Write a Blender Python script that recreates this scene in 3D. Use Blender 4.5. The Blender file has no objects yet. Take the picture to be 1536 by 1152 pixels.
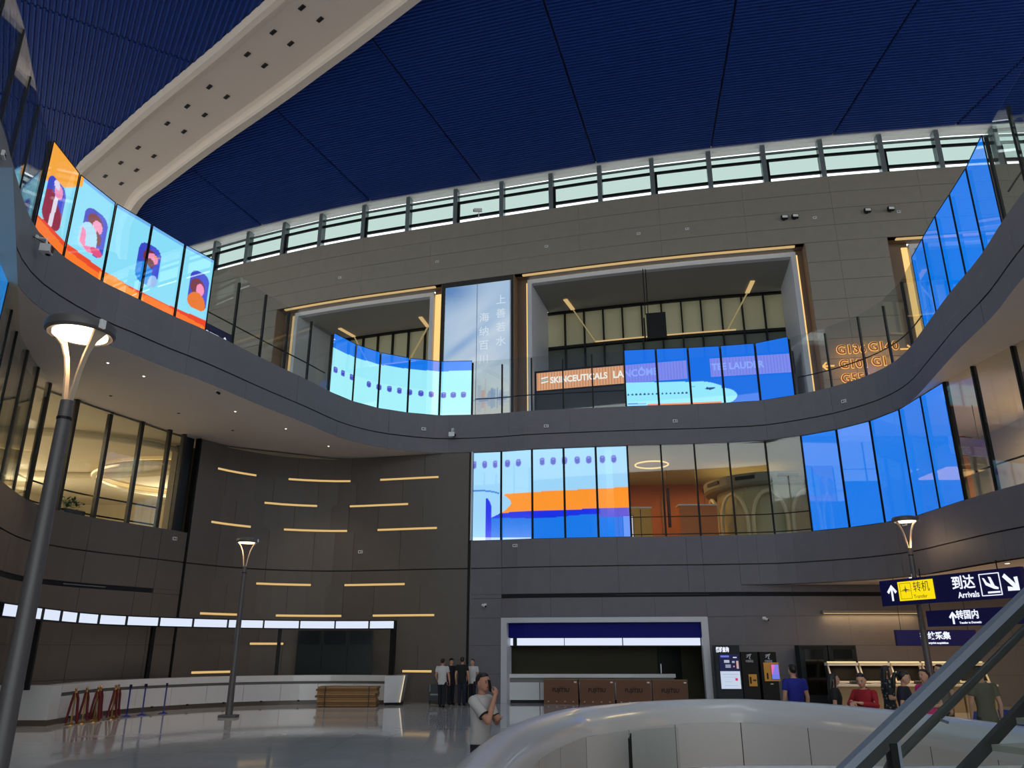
import bpy, bmesh, math, random
import numpy as np
from mathutils import Vector, Matrix, geometry

random.seed(7)
SC = bpy.context.scene
COL = SC.collection
PI = math.pi

# ---------------------------------------------------------------- camera, sky, exposure
cam_d = bpy.data.cameras.new('camera')
cam_d.sensor_width = 36.0
cam_d.lens = 1165.0 / 1536.0 * 36.0
cam_d.clip_end = 2000
cam_o = bpy.data.objects.new('camera', cam_d)
COL.objects.link(cam_o)
cam_o.location = (0, 0, 2.1)
cam_o.rotation_euler = (math.radians(90 + 18.775), 0, 0)
SC.camera = cam_o

SC.view_settings.view_transform = 'Standard'
SC.view_settings.look = 'None'
SC.view_settings.gamma = 1.0
SC.view_settings.use_curve_mapping = False
SC.view_settings.exposure = 0.0

SKY = 2.6
world = bpy.data.worlds.new('overcast_sky')
SC.world = world
world.use_nodes = True
_n = world.node_tree.nodes
_bg = _n['Background']
_bg.inputs[0].default_value = (0.90, 0.98, 0.98, 1)     # even overcast sky
_bg.inputs[1].default_value = SKY
SC.cycles.max_bounces = 8
SC.cycles.diffuse_bounces = 4
SC.cycles.glossy_bounces = 4
SC.cycles.transparent_max_bounces = 24
SC.cycles.sample_clamp_indirect = 4.0
SC.cycles.caustics_reflective = False
SC.cycles.caustics_refractive = False
SC.cycles.use_denoising = True


def lin(c):
    return tuple((x / 255 / 12.92) if x / 255 <= 0.04045 else ((x / 255 + 0.055) / 1.055) ** 2.4 for x in c)


# ---------------------------------------------------------------- materials
MATS = {}


def mat(name, col=(128, 128, 128), rough=0.5, metal=0.0, spec=0.5, noise=0.0, scale=3.0, bump=0.0, emit=None, estr=1.0, coat=0.0):
    if name in MATS:
        return MATS[name]
    m = bpy.data.materials.new(name)
    m.use_nodes = True
    nt = m.node_tree
    b = nt.nodes['Principled BSDF']
    c = lin(col)
    b.inputs['Base Color'].default_value = (*c, 1)
    b.inputs['Roughness'].default_value = rough
    b.inputs['Metallic'].default_value = metal
    b.inputs['Specular IOR Level'].default_value = spec
    b.inputs['Coat Weight'].default_value = coat
    if noise or bump:
        tc = nt.nodes.new('ShaderNodeTexCoord')
        nz = nt.nodes.new('ShaderNodeTexNoise')
        nz.inputs['Scale'].default_value = scale
        nz.inputs['Detail'].default_value = 5
        nt.links.new(tc.outputs['Object'], nz.inputs['Vector'])
        if noise:
            mx = nt.nodes.new('ShaderNodeMix')
            mx.data_type = 'RGBA'
            mx.inputs['A'].default_value = (*[x * (1 - noise) for x in c], 1)
            mx.inputs['B'].default_value = (*[min(1, x * (1 + noise)) for x in c], 1)
            nt.links.new(nz.outputs['Fac'], mx.inputs['Factor'])
            nt.links.new(mx.outputs['Result'], b.inputs['Base Color'])
        if bump:
            bp = nt.nodes.new('ShaderNodeBump')
            bp.inputs['Strength'].default_value = bump
            bp.inputs['Distance'].default_value = 0.02
            nt.links.new(nz.outputs['Fac'], bp.inputs['Height'])
            nt.links.new(bp.outputs['Normal'], b.inputs['Normal'])
    if emit:
        b.inputs['Emission Color'].default_value = (*lin(emit), 1)
        b.inputs['Emission Strength'].default_value = estr
    MATS[name] = m
    return m


def schlick(nt):
    """mirror share of a thin pane, the same from both faces"""
    lw = nt.nodes.new('ShaderNodeLayerWeight')
    lw.inputs['Blend'].default_value = 0.5
    pw = nt.nodes.new('ShaderNodeMath')
    pw.operation = 'POWER'
    pw.inputs[1].default_value = 5.0
    nt.links.new(lw.outputs['Facing'], pw.inputs[0])
    ma = nt.nodes.new('ShaderNodeMath')
    ma.operation = 'MULTIPLY_ADD'
    ma.inputs[1].default_value = 0.92
    ma.inputs[2].default_value = 0.045
    nt.links.new(pw.outputs[0], ma.inputs[0])
    return ma


def mat_glass(name, tint=(0.92, 0.95, 0.94), refl=1.0):
    if name in MATS:
        return MATS[name]
    m = bpy.data.materials.new(name)
    m.use_nodes = True
    nt = m.node_tree
    nt.nodes.clear()
    out = nt.nodes.new('ShaderNodeOutputMaterial')
    tr = nt.nodes.new('ShaderNodeBsdfTransparent')
    tr.inputs[0].default_value = (*tint, 1)
    gl = nt.nodes.new('ShaderNodeBsdfGlossy')
    gl.inputs['Roughness'].default_value = 0.02
    gl.inputs['Color'].default_value = (refl, refl, refl, 1)
    fr = schlick(nt)
    mx = nt.nodes.new('ShaderNodeMixShader')
    nt.links.new(fr.outputs[0], mx.inputs[0])
    nt.links.new(tr.outputs[0], mx.inputs[1])
    nt.links.new(gl.outputs[0], mx.inputs[2])
    nt.links.new(mx.outputs[0], out.inputs[0])
    MATS[name] = m
    return m


def mat_led(name, see=0.25, strength=1.0):
    """lit film behind glass: colour from the picture's own colour attribute"""
    if name in MATS:
        return MATS[name]
    m = bpy.data.materials.new(name)
    m.use_nodes = True
    nt = m.node_tree
    nt.nodes.clear()
    out = nt.nodes.new('ShaderNodeOutputMaterial')
    at = nt.nodes.new('ShaderNodeVertexColor')
    at.layer_name = 'Col'
    em = nt.nodes.new('ShaderNodeEmission')
    em.inputs[1].default_value = strength
    nt.links.new(at.outputs[0], em.inputs[0])
    tr = nt.nodes.new('ShaderNodeBsdfTransparent')
    tr.inputs[0].default_value = (see, see, see, 1)
    ad = nt.nodes.new('ShaderNodeAddShader')
    nt.links.new(em.outputs[0], ad.inputs[0])
    nt.links.new(tr.outputs[0], ad.inputs[1])
    gl = nt.nodes.new('ShaderNodeBsdfGlossy')
    gl.inputs['Roughness'].default_value = 0.02
    fr = schlick(nt)
    mx = nt.nodes.new('ShaderNodeMixShader')
    nt.links.new(fr.outputs[0], mx.inputs[0])
    nt.links.new(ad.outputs[0], mx.inputs[1])
    nt.links.new(gl.outputs[0], mx.inputs[2])
    nt.links.new(mx.outputs[0], out.inputs[0])
    MATS[name] = m
    return m


def mat_emit(name, col, strength=1.0):
    if name in MATS:
        return MATS[name]
    m = bpy.data.materials.new(name)
    m.use_nodes = True
    nt = m.node_tree
    nt.nodes.clear()
    out = nt.nodes.new('ShaderNodeOutputMaterial')
    em = nt.nodes.new('ShaderNodeEmission')
    em.inputs[0].default_value = (*lin(col), 1)
    em.inputs[1].default_value = strength
    nt.links.new(em.outputs[0], out.inputs[0])
    MATS[name] = m
    return m


def mat_floor(name):
    m = bpy.data.materials.new(name)
    m.use_nodes = True
    nt = m.node_tree
    b = nt.nodes['Principled BSDF']
    tc = nt.nodes.new('ShaderNodeTexCoord')
    br = nt.nodes.new('ShaderNodeTexBrick')
    br.offset = 0.0
    br.inputs['Scale'].default_value = 1.0
    br.inputs['Brick Width'].default_value = 1.0
    br.inputs['Row Height'].default_value = 1.0
    br.inputs['Mortar Size'].default_value = 0.004
    a = lin((206, 206, 210))
    br.inputs['Color1'].default_value = (*a, 1)
    br.inputs['Color2'].default_value = (*[x * 0.9 for x in a], 1)
    br.inputs['Mortar'].default_value = (*[x * 0.75 for x in a], 1)
    nz = nt.nodes.new('ShaderNodeTexNoise')
    nz.inputs['Scale'].default_value = 1.2
    nz.inputs['Detail'].default_value = 6
    nt.links.new(tc.outputs['Object'], br.inputs['Vector'])
    nt.links.new(tc.outputs['Object'], nz.inputs['Vector'])
    mx = nt.nodes.new('ShaderNodeMix')
    mx.data_type = 'RGBA'
    mx.blend_type = 'MULTIPLY'
    mx.inputs['Factor'].default_value = 0.25
    nt.links.new(br.outputs['Color'], mx.inputs['A'])
    nt.links.new(nz.outputs['Color'], mx.inputs['B'])
    hs = nt.nodes.new('ShaderNodeHueSaturation')
    hs.inputs['Saturation'].default_value = 0.35
    nt.links.new(mx.outputs['Result'], hs.inputs['Color'])
    nt.links.new(hs.outputs[0], b.inputs['Base Color'])
    b.inputs['Roughness'].default_value = 0.06
    b.inputs['Specular IOR Level'].default_value = 0.7
    MATS[name] = m
    return m


M_STONE = mat('warm_grey_stone', (136, 127, 116), 0.6, noise=0.10, scale=2.5, bump=0.05)
M_STONE2 = mat('grey_stone', (96, 88, 82), 0.55, noise=0.10, scale=2.5, bump=0.05)
M_STONE3 = mat('cool_grey_stone', (104, 101, 107), 0.55, noise=0.10, scale=2.5, bump=0.05)
M_JOINT = mat('dark_joint', (46, 44, 43), 0.8)
M_SOFFIT = mat('soffit_plaster', (232, 222, 214), 0.8, noise=0.04, scale=0.6)
M_WHITE = mat('white_paint', (222, 222, 222), 0.5)
M_SOLID = mat('white_solid_surface', (206, 205, 206), 0.22, coat=0.3)
M_BEIGE = mat('beige_plaster', (214, 204, 178), 0.8)
M_NAVY = mat('navy_metal_ceiling', (34, 62, 136), 0.42, metal=0.0, spec=0.1)
M_NAVYD = mat('navy_gap', (2, 5, 18), 0.8)
M_BLACK = mat('black_metal', (12, 13, 15), 0.5, spec=0.25)
M_DARK = mat('charcoal_metal', (42, 46, 50), 0.45, metal=0.3)
M_STEEL = mat('brushed_steel', (150, 158, 168), 0.32, metal=0.9)
M_MULL = mat('grey_aluminium', (118, 126, 128), 0.45, metal=0.4)
M_POLE = mat('grey_pole_paint', (84, 80, 82), 0.4)
M_BLUE = mat('navy_blue_fascia', (6, 12, 116), 0.6, spec=0.2)
M_SIGN = mat('navy_sign_face', (8, 12, 92), 0.3)
M_TEAL = mat('dark_teal_metal', (12, 24, 33), 0.45, spec=0.3)
M_FRAME = mat('white_frame_metal', (200, 200, 205), 0.4)
M_BROWN = mat('bronze_panel', (120, 98, 80), 0.5)
M_GLASS = mat_glass('clear_glass')
M_TINT = mat_glass('tinted_sky_glass', (0.50, 0.55, 0.53), 0.8)
M_TINT2 = mat_glass('clear_sky_glass', (0.9, 0.92, 0.93), 0.8)
M_LED = mat_led('led_film')
M_WARM = mat_emit('warm_light', (255, 208, 130), 1.1)
M_WARMD = mat_emit('warm_light_soft', (225, 190, 130), 0.8)
M_LAMP = mat_emit('lamp_diffuser', (255, 236, 200), 3.0)
M_BOXW = mat_emit('cold_lightbox', (222, 232, 250), 1.0)
M_TXT = mat_emit('lit_lettering', (235, 240, 255), 1.1)
M_SPOT = mat_emit('downlight_lens', (255, 240, 215), 6.0)
M_FLOOR = mat_floor('polished_stone_floor')

# ---------------------------------------------------------------- object helpers


def link(o, parent=None):
    COL.objects.link(o)
    if parent is not None:
        o.parent = parent
    return o


def tag(o, label=None, cat=None, group=None, kind=None):
    if label:
        o['label'] = label
    if cat:
        o['category'] = cat
    if group:
        o['group'] = group
    if kind:
        o['kind'] = kind
    return o


def empty(name, loc=(0, 0, 0), rz=0.0, label=None, cat=None, group=None, kind=None):
    o = bpy.data.objects.new(name, None)
    o.empty_display_size = 0.2
    o.location = loc
    o.rotation_euler = (0, 0, rz)
    link(o)
    return tag(o, label, cat, group, kind)


class MB:
    def __init__(s):
        s.v = []
        s.f = []
        s.m = []

    def add(s, vs, fs, mi=0):
        k = len(s.v)
        s.v += [tuple(map(float, p)) for p in vs]
        s.f += [tuple(i + k for i in f) for f in fs]
        s.m += [mi] * len(fs)
        return s

    def box(s, c, d, rz=0.0, mi=0):
        x, y, z = c
        a, b, h = d[0] / 2, d[1] / 2, d[2] / 2
        ca, sa = math.cos(rz), math.sin(rz)
        vs = [(x + px * ca - py * sa, y + px * sa + py * ca, z + pz) for pz in (-h, h) for px, py in ((-a, -b), (a, -b), (a, b), (-a, b))]
        return s.hexa(vs, mi)

    def hexa(s, vs, mi=0):
        return s.add(vs, [(3, 2, 1, 0), (4, 5, 6, 7), (0, 1, 5, 4), (1, 2, 6, 5), (2, 3, 7, 6), (3, 0, 4, 7)], mi)

    def bar(s, p, q, w, h=None, mi=0, up=(0, 0, 1)):
        p, q = Vector(p), Vector(q)
        d = (q - p).normalized()
        u = Vector(up)
        if abs(d.dot(u)) > 0.98:
            u = Vector((0, 1, 0))
        r = d.cross(u).normalized()
        u = r.cross(d).normalized()
        h = h or w
        a, b = r * (w / 2), u * (h / 2)
        return s.hexa([p - a - b, p + a - b, q + a - b, q - a - b, p - a + b, p + a + b, q + a + b, q - a + b], mi)

    def tube(s, pts, rad, n=10, mi=0, cap=True):
        pts = [Vector(p) for p in pts]
        if not hasattr(rad, '__len__'):
            rad = [rad] * len(pts)
        k = len(s.v)
        r = None
        for i, p in enumerate(pts):
            d = (pts[min(i + 1, len(pts) - 1)] - pts[max(i - 1, 0)])
            d = d.normalized() if d.length > 1e-9 else Vector((0, 0, 1))
            if r is None:
                r = d.cross(Vector((0, 0, 1)) if abs(d.z) < 0.9 else Vector((0, 1, 0))).normalized()
            r = (r - d * r.dot(d)).normalized()
            u = d.cross(r)
            for j in range(n):
                a = 2 * PI * j / n
                s.v.append(tuple(p + (r * math.cos(a) + u * math.sin(a)) * rad[i]))
        fs = []
        for i in range(len(pts) - 1):
            for j in range(n):
                a, b = k + i * n + j, k + i * n + (j + 1) % n
                fs.append((a, b, b + n, a + n))
        if cap:
            fs.append(tuple(k + j for j in range(n))[::-1])
            fs.append(tuple(k + (len(pts) - 1) * n + j for j in range(n)))
        s.f += fs
        s.m += [mi] * len(fs)
        return s

    def rings(s, rs, n=16, mi=0):
        """closed loft of horizontal-ish ellipses: (centre, rx, ry[, tilt matrix])"""
        k = len(s.v)
        for r in rs:
            c, rx, ry = Vector(r[0]), r[1], r[2]
            T = r[3] if len(r) > 3 else None
            for j in range(n):
                a = 2 * PI * j / n
                p = Vector((rx * math.cos(a), ry * math.sin(a), 0))
                if T is not None:
                    p = T @ p
                s.v.append(tuple(c + p))
        fs = []
        for i in range(len(rs) - 1):
            for j in range(n):
                a, b = k + i * n + j, k + i * n + (j + 1) % n
                fs.append((a, b, b + n, a + n))
        fs.append(tuple(k + j for j in range(n))[::-1])
        fs.append(tuple(k + (len(rs) - 1) * n + j for j in range(n)))
        s.f += fs
        s.m += [mi] * len(fs)
        return s

    def ball(s, c, r, nu=14, nv=9, R=None, mi=0):
        c = Vector(c)
        k = len(s.v)
        if not hasattr(r, '__len__'):
            r = (r, r, r)
        vs = []
        for i in range(1, nv):
            t = PI * i / nv
            for j in range(nu):
                a = 2 * PI * j / nu
                vs.append(Vector((r[0] * math.sin(t) * math.cos(a), r[1] * math.sin(t) * math.sin(a), r[2] * math.cos(t))))
        vs += [Vector((0, 0, r[2])), Vector((0, 0, -r[2]))]
        s.v += [tuple(c + ((R @ p) if R is not None else p)) for p in vs]
        fs = []
        for i in range(nv - 2):
            for j in range(nu):
                a, b = k + i * nu + j, k + i * nu + (j + 1) % nu
                fs.append((a, a + nu, b + nu, b))
        top, bot = k + (nv - 1) * nu, k + (nv - 1) * nu + 1
        for j in range(nu):
            fs.append((top, k + j, k + (j + 1) % nu))
            q = k + (nv - 2) * nu
            fs.append((bot, q + (j + 1) % nu, q + j))
        s.f += fs
        s.m += [mi] * len(fs)
        return s

    def lathe(s, prof, n=24, c=(0, 0), mi=0):
        k = len(s.v)
        for r, z in prof:
            for j in range(n):
                a = 2 * PI * j / n
                s.v.append((c[0] + r * math.cos(a), c[1] + r * math.sin(a), z))
        fs = []
        for i in range(len(prof) - 1):
            for j in range(n):
                a, b = k + i * n + j, k + i * n + (j + 1) % n
                fs.append((a, b, b + n, a + n))
        fs.append(tuple(k + j for j in range(n))[::-1])
        fs.append(tuple(k + (len(prof) - 1) * n + j for j in range(n)))
        s.f += fs
        s.m += [mi] * len(fs)
        return s

    def flat(s, loops, z, mi=0, down=False):
        """horizontal polygon with holes"""
        ls = [[Vector((p[0], p[1], z)) for p in L] for L in loops]
        tris = geometry.tessellate_polygon(ls)
        vs = [p for L in ls for p in L]
        fs = []
        for t in tris:
            a, b, c = (vs[i] for i in t)
            nz = (b - a).cross(c - a).z
            if (nz > 0) == down:
                t = (t[0], t[2], t[1])
            fs.append(tuple(t))
        return s.add(vs, fs, mi)

    def poly(s, pts2, fn, d=0.0, mi=0):
        """filled 2-D polygon mapped by fn(x, y) to 3-D"""
        tris = geometry.tessellate_polygon([[Vector((p[0], p[1], 0)) for p in pts2]])
        return s.add([fn(*p) for p in pts2], [tuple(t) for t in tris], mi)

    def build(s, name, m, parent=None, smooth=False, loc=None):
        me = bpy.data.meshes.new(name)
        me.from_pydata(s.v, [], s.f)
        for x in (m if isinstance(m, (list, tuple)) else [m]):
            me.materials.append(x)
        if any(s.m):
            me.polygons.foreach_set('material_index', s.m)
        if smooth:
            me.polygons.foreach_set('use_smooth', [True] * len(me.polygons))
        me.update()
        o = bpy.data.objects.new(name, me)
        link(o, parent)
        if loc is not None:
            o.location = loc
        return o


def autosmooth(o, ang=40):
    """sharp edges above the angle, smooth elsewhere"""
    bm = bmesh.new()
    bm.from_mesh(o.data)
    for f in bm.faces:
        f.smooth = True
    for e in bm.edges:
        e.smooth = not (len(e.link_faces) == 2 and e.calc_face_angle(0) > math.radians(ang))
    bmesh.ops.recalc_face_normals(bm, faces=bm.faces)
    bm.to_mesh(o.data)
    bm.free()
    return o


def dup(root, loc=None, rz=None, label=None, group=None):
    r = root.copy()
    COL.objects.link(r)
    if loc is not None:
        r.location = loc
    if rz is not None:
        r.rotation_euler = (0, 0, rz)
    if label:
        r['label'] = label
    if group:
        r['group'] = group
    for ch in list(root.children):
        c = ch.copy()
        COL.objects.link(c)
        c.parent = r
        for g in ch.children:
            d = g.copy()
            COL.objects.link(d)
            d.parent = c
    return r


def text(body, size, loc, right, up, m, parent=None, name='lettering', ext=0.01, align='CENTER', sx=1.0, bold=0.0):
    cu = bpy.data.curves.new(name, 'FONT')
    cu.body = body
    cu.size = size
    cu.extrude = ext
    cu.offset = bold
    cu.align_x = align
    cu.align_y = 'CENTER'
    cu.resolution_u = 3
    tmp = bpy.data.objects.new(name, cu)
    COL.objects.link(tmp)
    me = bpy.data.meshes.new_from_object(tmp)
    COL.objects.unlink(tmp)
    bpy.data.objects.remove(tmp)
    r, u = Vector(right).normalized(), Vector(up).normalized()
    n = r.cross(u)
    T = Matrix((r * sx, u, n)).transposed().to_4x4()
    T.translation = Vector(loc)
    me.transform(T)
    me.name = name
    me.materials.clear()
    me.materials.append(m)
    o = bpy.data.objects.new(name, me)
    return link(o, parent)


# ---------------------------------------------------------------- plan curves of the hall


class Curve:
    """smooth plan line; interior of the hall on its right-hand side"""

    def __init__(s, P, n=12):
        P = [np.array(p, float) for p in P]
        Q = [P[0] * 2 - P[1]] + P + [P[-1] * 2 - P[-2]]
        out = []
        for i in range(1, len(Q) - 2):
            p0, p1, p2, p3 = Q[i - 1:i + 3]
            for k in range(n):
                t = k / n
                out.append(.5 * ((2 * p1) + (p2 - p0) * t + (2 * p0 - 5 * p1 + 4 * p2 - p3) * t * t + (3 * p1 - p0 - 3 * p2 + p3) * t ** 3))
        out.append(P[-1])
        s.c = np.array(out)
        d = np.linalg.norm(np.diff(s.c, axis=0), axis=1)
        s.s = np.concatenate([[0], np.cumsum(d)])
        s.len = float(s.s[-1])

    def at(s, t):
        return np.array([np.interp(t, s.s, s.c[:, 0]), np.interp(t, s.s, s.c[:, 1])])

    def dirn(s, t, e=0.25):
        a, b = s.at(max(0, t - e)), s.at(min(s.len, t + e))
        d = b - a
        return d / np.linalg.norm(d)

    def nrm(s, t):
        d = s.dirn(t)
        return np.array([d[1], -d[0]])

    def p(s, t, off=0.0, z=0.0):
        q = s.at(t) + s.nrm(t) * off
        return (float(q[0]), float(q[1]), float(z))


E_ = [(-7.5, -10), (-8, -3), (-8.4, 4), (-9.05, 9), (-10.1, 12.6), (-10.9, 14.5), (-11.55, 16.0), (-12.0, 17.3), (-12.12, 18.6), (-11.8, 20.35), (-11.3, 21.5), (-10.8, 22.7), (-10.1, 24.1), (-9.05, 26.7), (-8.05, 29.0), (-7.15, 31.2), (-6.0, 32.65), (-4.65, 33.45), (-3.3, 33.88), (-1.77, 33.78), (-.48, 33.55), (.85, 33.15), (5, 32.5), (7.7, 32.2), (9.15, 31.98), (10.62, 31.66), (11.85, 30.87), (12.9, 29.9), (13.72, 28.6), (14.08, 27.3), (14.05, 25.8), (13.55, 23.4), (13.05, 21.1), (12.65, 18.8), (12.15, 16.9), (11.8, 15.3), (11.2, 12), (10.8, 8), (10.6, 3), (10.8, -4), (11, -10)]
GL_ = [(-8.6, 0), (-9.3, 7), (-10.3, 12), (-11.6, 16), (-13.4, 19.5), (-14.5, 22.3), (-15.2, 24.6), (-15.12, 26.3), (-14.75, 27.6), (-14.15, 28.8), (-13.45, 30.2), (-12.95, 31.4)]
GC_ = [(-12.95, 31.4), (-11.85, 33.1), (-10.2, 34.4), (-7.82, 34.95), (-5.6, 34.55), (-3.5, 34.05), (-1.77, 33.78)]
GR_ = [(-1.77, 33.78), (-.48, 33.55), (.85, 33.15), (5, 32.5), (7.7, 32.2), (9.15, 31.98), (10.62, 31.66), (11.85, 30.87), (12.9, 29.9), (13.72, 28.6), (14.08, 27.3), (14.1, 25.8), (14.1, 24.2), (14.15, 22.7), (14.4, 20.6), (14.7, 17), (14.9, 10), (14.9, 0)]
W_ = [(-34, 56), (-27, 51.5), (-20.01, 47.86), (-15.3, 45.75), (-10.91, 44.05), (-6.34, 42.6), (-0.72, 40.95), (4.92, 39.35), (9.66, 38.2), (14.03, 37.35), (17.39, 36.75), (20.5, 36.3), (23.29, 35.93), (26.16, 35.63), (34, 35.2), (42, 35.2)]
CE, CGL, CGC, CGR, CW = Curve(E_), Curve(GL_), Curve(GC_), Curve(GR_), Curve(W_)


def slab(mb, c, s0, s1, z0, z1, f=0.0, b=-0.05, n=None, mi=0):
    """piece that follows a curve: front face at offset f, back face at offset b"""
    n = n or max(1, int(abs(s1 - s0) / 0.7 + 0.5))
    vs, fs = [], []
    for i in range(n + 1):
        t = s0 + (s1 - s0) * i / n
        vs += [c.p(t, f, z0), c.p(t, f, z1), c.p(t, b, z1), c.p(t, b, z0)]
    for i in range(n):
        k = 4 * i
        for j in range(4):
            fs.append((k + j, k + 4 + j, k + 4 + (j + 1) % 4, k + (j + 1) % 4))
    fs.append((0, 1, 2, 3))
    k = 4 * n
    fs.append((k + 3, k + 2, k + 1, k))
    return mb.add(vs, fs, mi)


def slab_obj(name, c, s0, s1, z0, z1, m, parent=None, f=0.0, b=-0.05, n=None):
    return slab(MB(), c, s0, s1, z0, z1, f, b, n).build(name, m, parent)


def panelling(parent, c, rows, cols_of_row, m, name='wall_panel', gap=0.007, f=0.0, b=-0.05, holes=(), grooves=()):
    """stone facing: each panel a piece of its own, joints left open over a dark backing"""
    for i in range(len(rows) - 1):
        z0, z1 = rows[i], rows[i + 1]
        cs = cols_of_row(i)
        for j in range(len(cs) - 1):
            a, e = cs[j], cs[j + 1]
            sm, zm = (a + e) / 2, (z0 + z1) / 2
            if any(h[0] < sm < h[1] and h[2] < zm < h[3] for h in holes):
                continue
            df = random.choice((0.0, 0.0, 0.004, -0.004))
            slab_obj(name, c, a + gap * .6, e - gap * .6, z0 + (0.022 if z0 in grooves else gap), z1 - (0.022 if z1 in grooves else gap), m, parent, f + df, b)


def splits(s0, s1, pitch, extra=(), off=0.0):
    """regular joints plus obligatory ones"""
    L = [s0] + [s0 + off + pitch * k for k in range(1, int((s1 - s0) / pitch) + 1)] + [s1]
    L = [x for x in L if s0 <= x <= s1 and all(abs(x - e) > 0.45 for e in extra if e not in (s0, s1))] + [e for e in extra if s0 < e < s1]
    L = sorted(set(round(x, 3) for x in L))
    out = [L[0]]
    for x in L[1:]:
        if x - out[-1] > 0.3 or x in extra or x == L[-1]:
            out.append(x)
    return out

# ================================================================ the large structure
# parapet loop round the floor opening (outer line of the rim)
PAR_ = [(-.55, 6.2), (-.47, 8.0), (-.1, 10.65), (.6, 12.9), (1.2, 13.8), (2.15, 14.95), (3.2, 15.65), (4.4, 15.75), (5.3, 14.75), (5.95, 13.2), (6.3, 11.2), (6.35, 9.4), (6.0, 7.8), (5.0, 6.95), (3.4, 6.75), (1.6, 6.7), (.2, 5.6), (-.3, 5.5)]


def closed(P, n=8):
    P = [np.array(p, float) for p in P]
    N = len(P)
    out = []
    for i in range(N):
        p0, p1, p2, p3 = P[i - 1], P[i], P[(i + 1) % N], P[(i + 2) % N]
        for k in range(n):
            t = k / n
            out.append(.5 * ((2 * p1) + (p2 - p0) * t + (2 * p0 - 5 * p1 + 4 * p2 - p3) * t * t + (3 * p1 - p0 - 3 * p2 + p3) * t ** 3))
    return np.array(out)


PAR = closed(PAR_)


def inset(L, d):
    out = []
    N = len(L)
    for i in range(N):
        t = L[(i + 1) % N] - L[i - 1]
        t = t / np.linalg.norm(t)
        out.append(L[i] + np.array([t[1], -t[0]]) * d)     # loop runs clockwise: inside is on the right
    return np.array(out)


RECT = [(-45, -30), (48, -30), (48, 62), (-45, 62)]
RSL = [(-45, -12), (48, -12), (48, 62), (-45, 62)]
fl = MB().flat([RECT, [tuple(p) for p in inset(PAR, 0.1)[::-1]]], 0.0)
fl.flat([RECT, [tuple(p) for p in inset(PAR, 0.1)[::-1]]], -0.4, down=True)
tag(fl.build('floor', M_FLOOR), 'polished grey stone floor of the arrivals hall', 'floor', kind='structure')
tag(MB().flat([[(-260, -260), (260, -260), (260, 260), (-260, 260)]], -5.2).build('floor_lower', mat('pale_concrete', (176, 172, 164), 0.7, noise=0.08, scale=0.3)),
    'pale floor one level below, down the opening', 'floor', kind='structure')

# upper slabs with the big opening of the hall
Eloop = [tuple(p) for p in CE.c[::-1]]
m = MB().flat([RSL, Eloop], 10.37, down=True).flat([RSL, Eloop], 11.4)
sl3 = tag(m.build('ceiling_gallery', M_SOFFIT), 'plain plaster underside of the upper gallery', 'ceiling', kind='structure')
G2 = [tuple(p) for p in np.concatenate([CGL.c, CGC.c[1:], CGR.c[1:]])]
G2out = G2 + [(14.9, -11.5), (-8.6, -11.5)]
m = MB().flat([RSL, G2out[::-1]], 6.3)
tag(m.build('floor_gallery', mat('gallery_stone_floor', (170, 165, 158), 0.15)), 'stone floor of the middle gallery behind the glass', 'floor', kind='structure')
GRb = [CGR.p(t, -0.04) for t in np.linspace(11.1, CGR.len, 40)]
m = MB().flat([[(p[0], p[1]) for p in GRb] + [(14.9, -12), (48, -12), (48, 40), (9.2, 40)]], 4.5, down=True)
tag(m.build('ceiling_lower', M_SOFFIT), 'beige underside of the middle gallery over the desks', 'ceiling', kind='structure')

# joints of the glazing along the gallery edge (arc lengths)
JE = [0.2 + 1.38 * k for k in range(19)][:19] + [26.35, 27.85, 29.4, 30.93, 32.28, 33.66, 34.94, 36.27, 37.72, 39.07, 40.46, 41.95, 43.45, 44.8, 46.2, 47.65, 49.14, 50.51, 51.92, 53.35, 54.67, 56.1, 57.53, 58.93, 60.33, 61.8, 63.24, 64.74, 66.29, 67.7, 69.4, 71.1, 72.47, 73.9, 75.13, 76.48, 78.03, 79.5, 81.0, 82.5, 84.0]

# gallery fascia, two courses of stone with a dark groove between
w = tag(slab_obj('wall_gallery_edge', CE, 0, CE.len, 10.38, 12.05, M_JOINT, None, -0.06, -0.35, 150), 'curved grey stone fascia of the upper gallery', 'wall', kind='structure')
cols = splits(0, CE.len, 2.76, off=1.2)
panelling(w, CE, [10.37, 11.02, 12.12], lambda i: cols, M_STONE3, 'fascia_panel', gap=0.005, grooves=(11.02,))

# middle gallery band: right-hand part from the groove, both courses
GRROWS = [4.5, 5.3, 6.47]
w = tag(slab_obj('wall_band', CGR, 11.1, CGR.len, 4.5, 6.44, M_JOINT, None, -0.06, -0.3, 60), 'curved grey stone band under the blue screens on the right', 'wall', kind='structure')
colsR = splits(0, CGR.len, 2.8, (1.35, 9.68, 11.1), off=0.65)
panelling(w, CGR, GRROWS, lambda i: [c for c in colsR if c >= 11.1], M_STONE3, gap=0.005, grooves=(5.3,))

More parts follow.
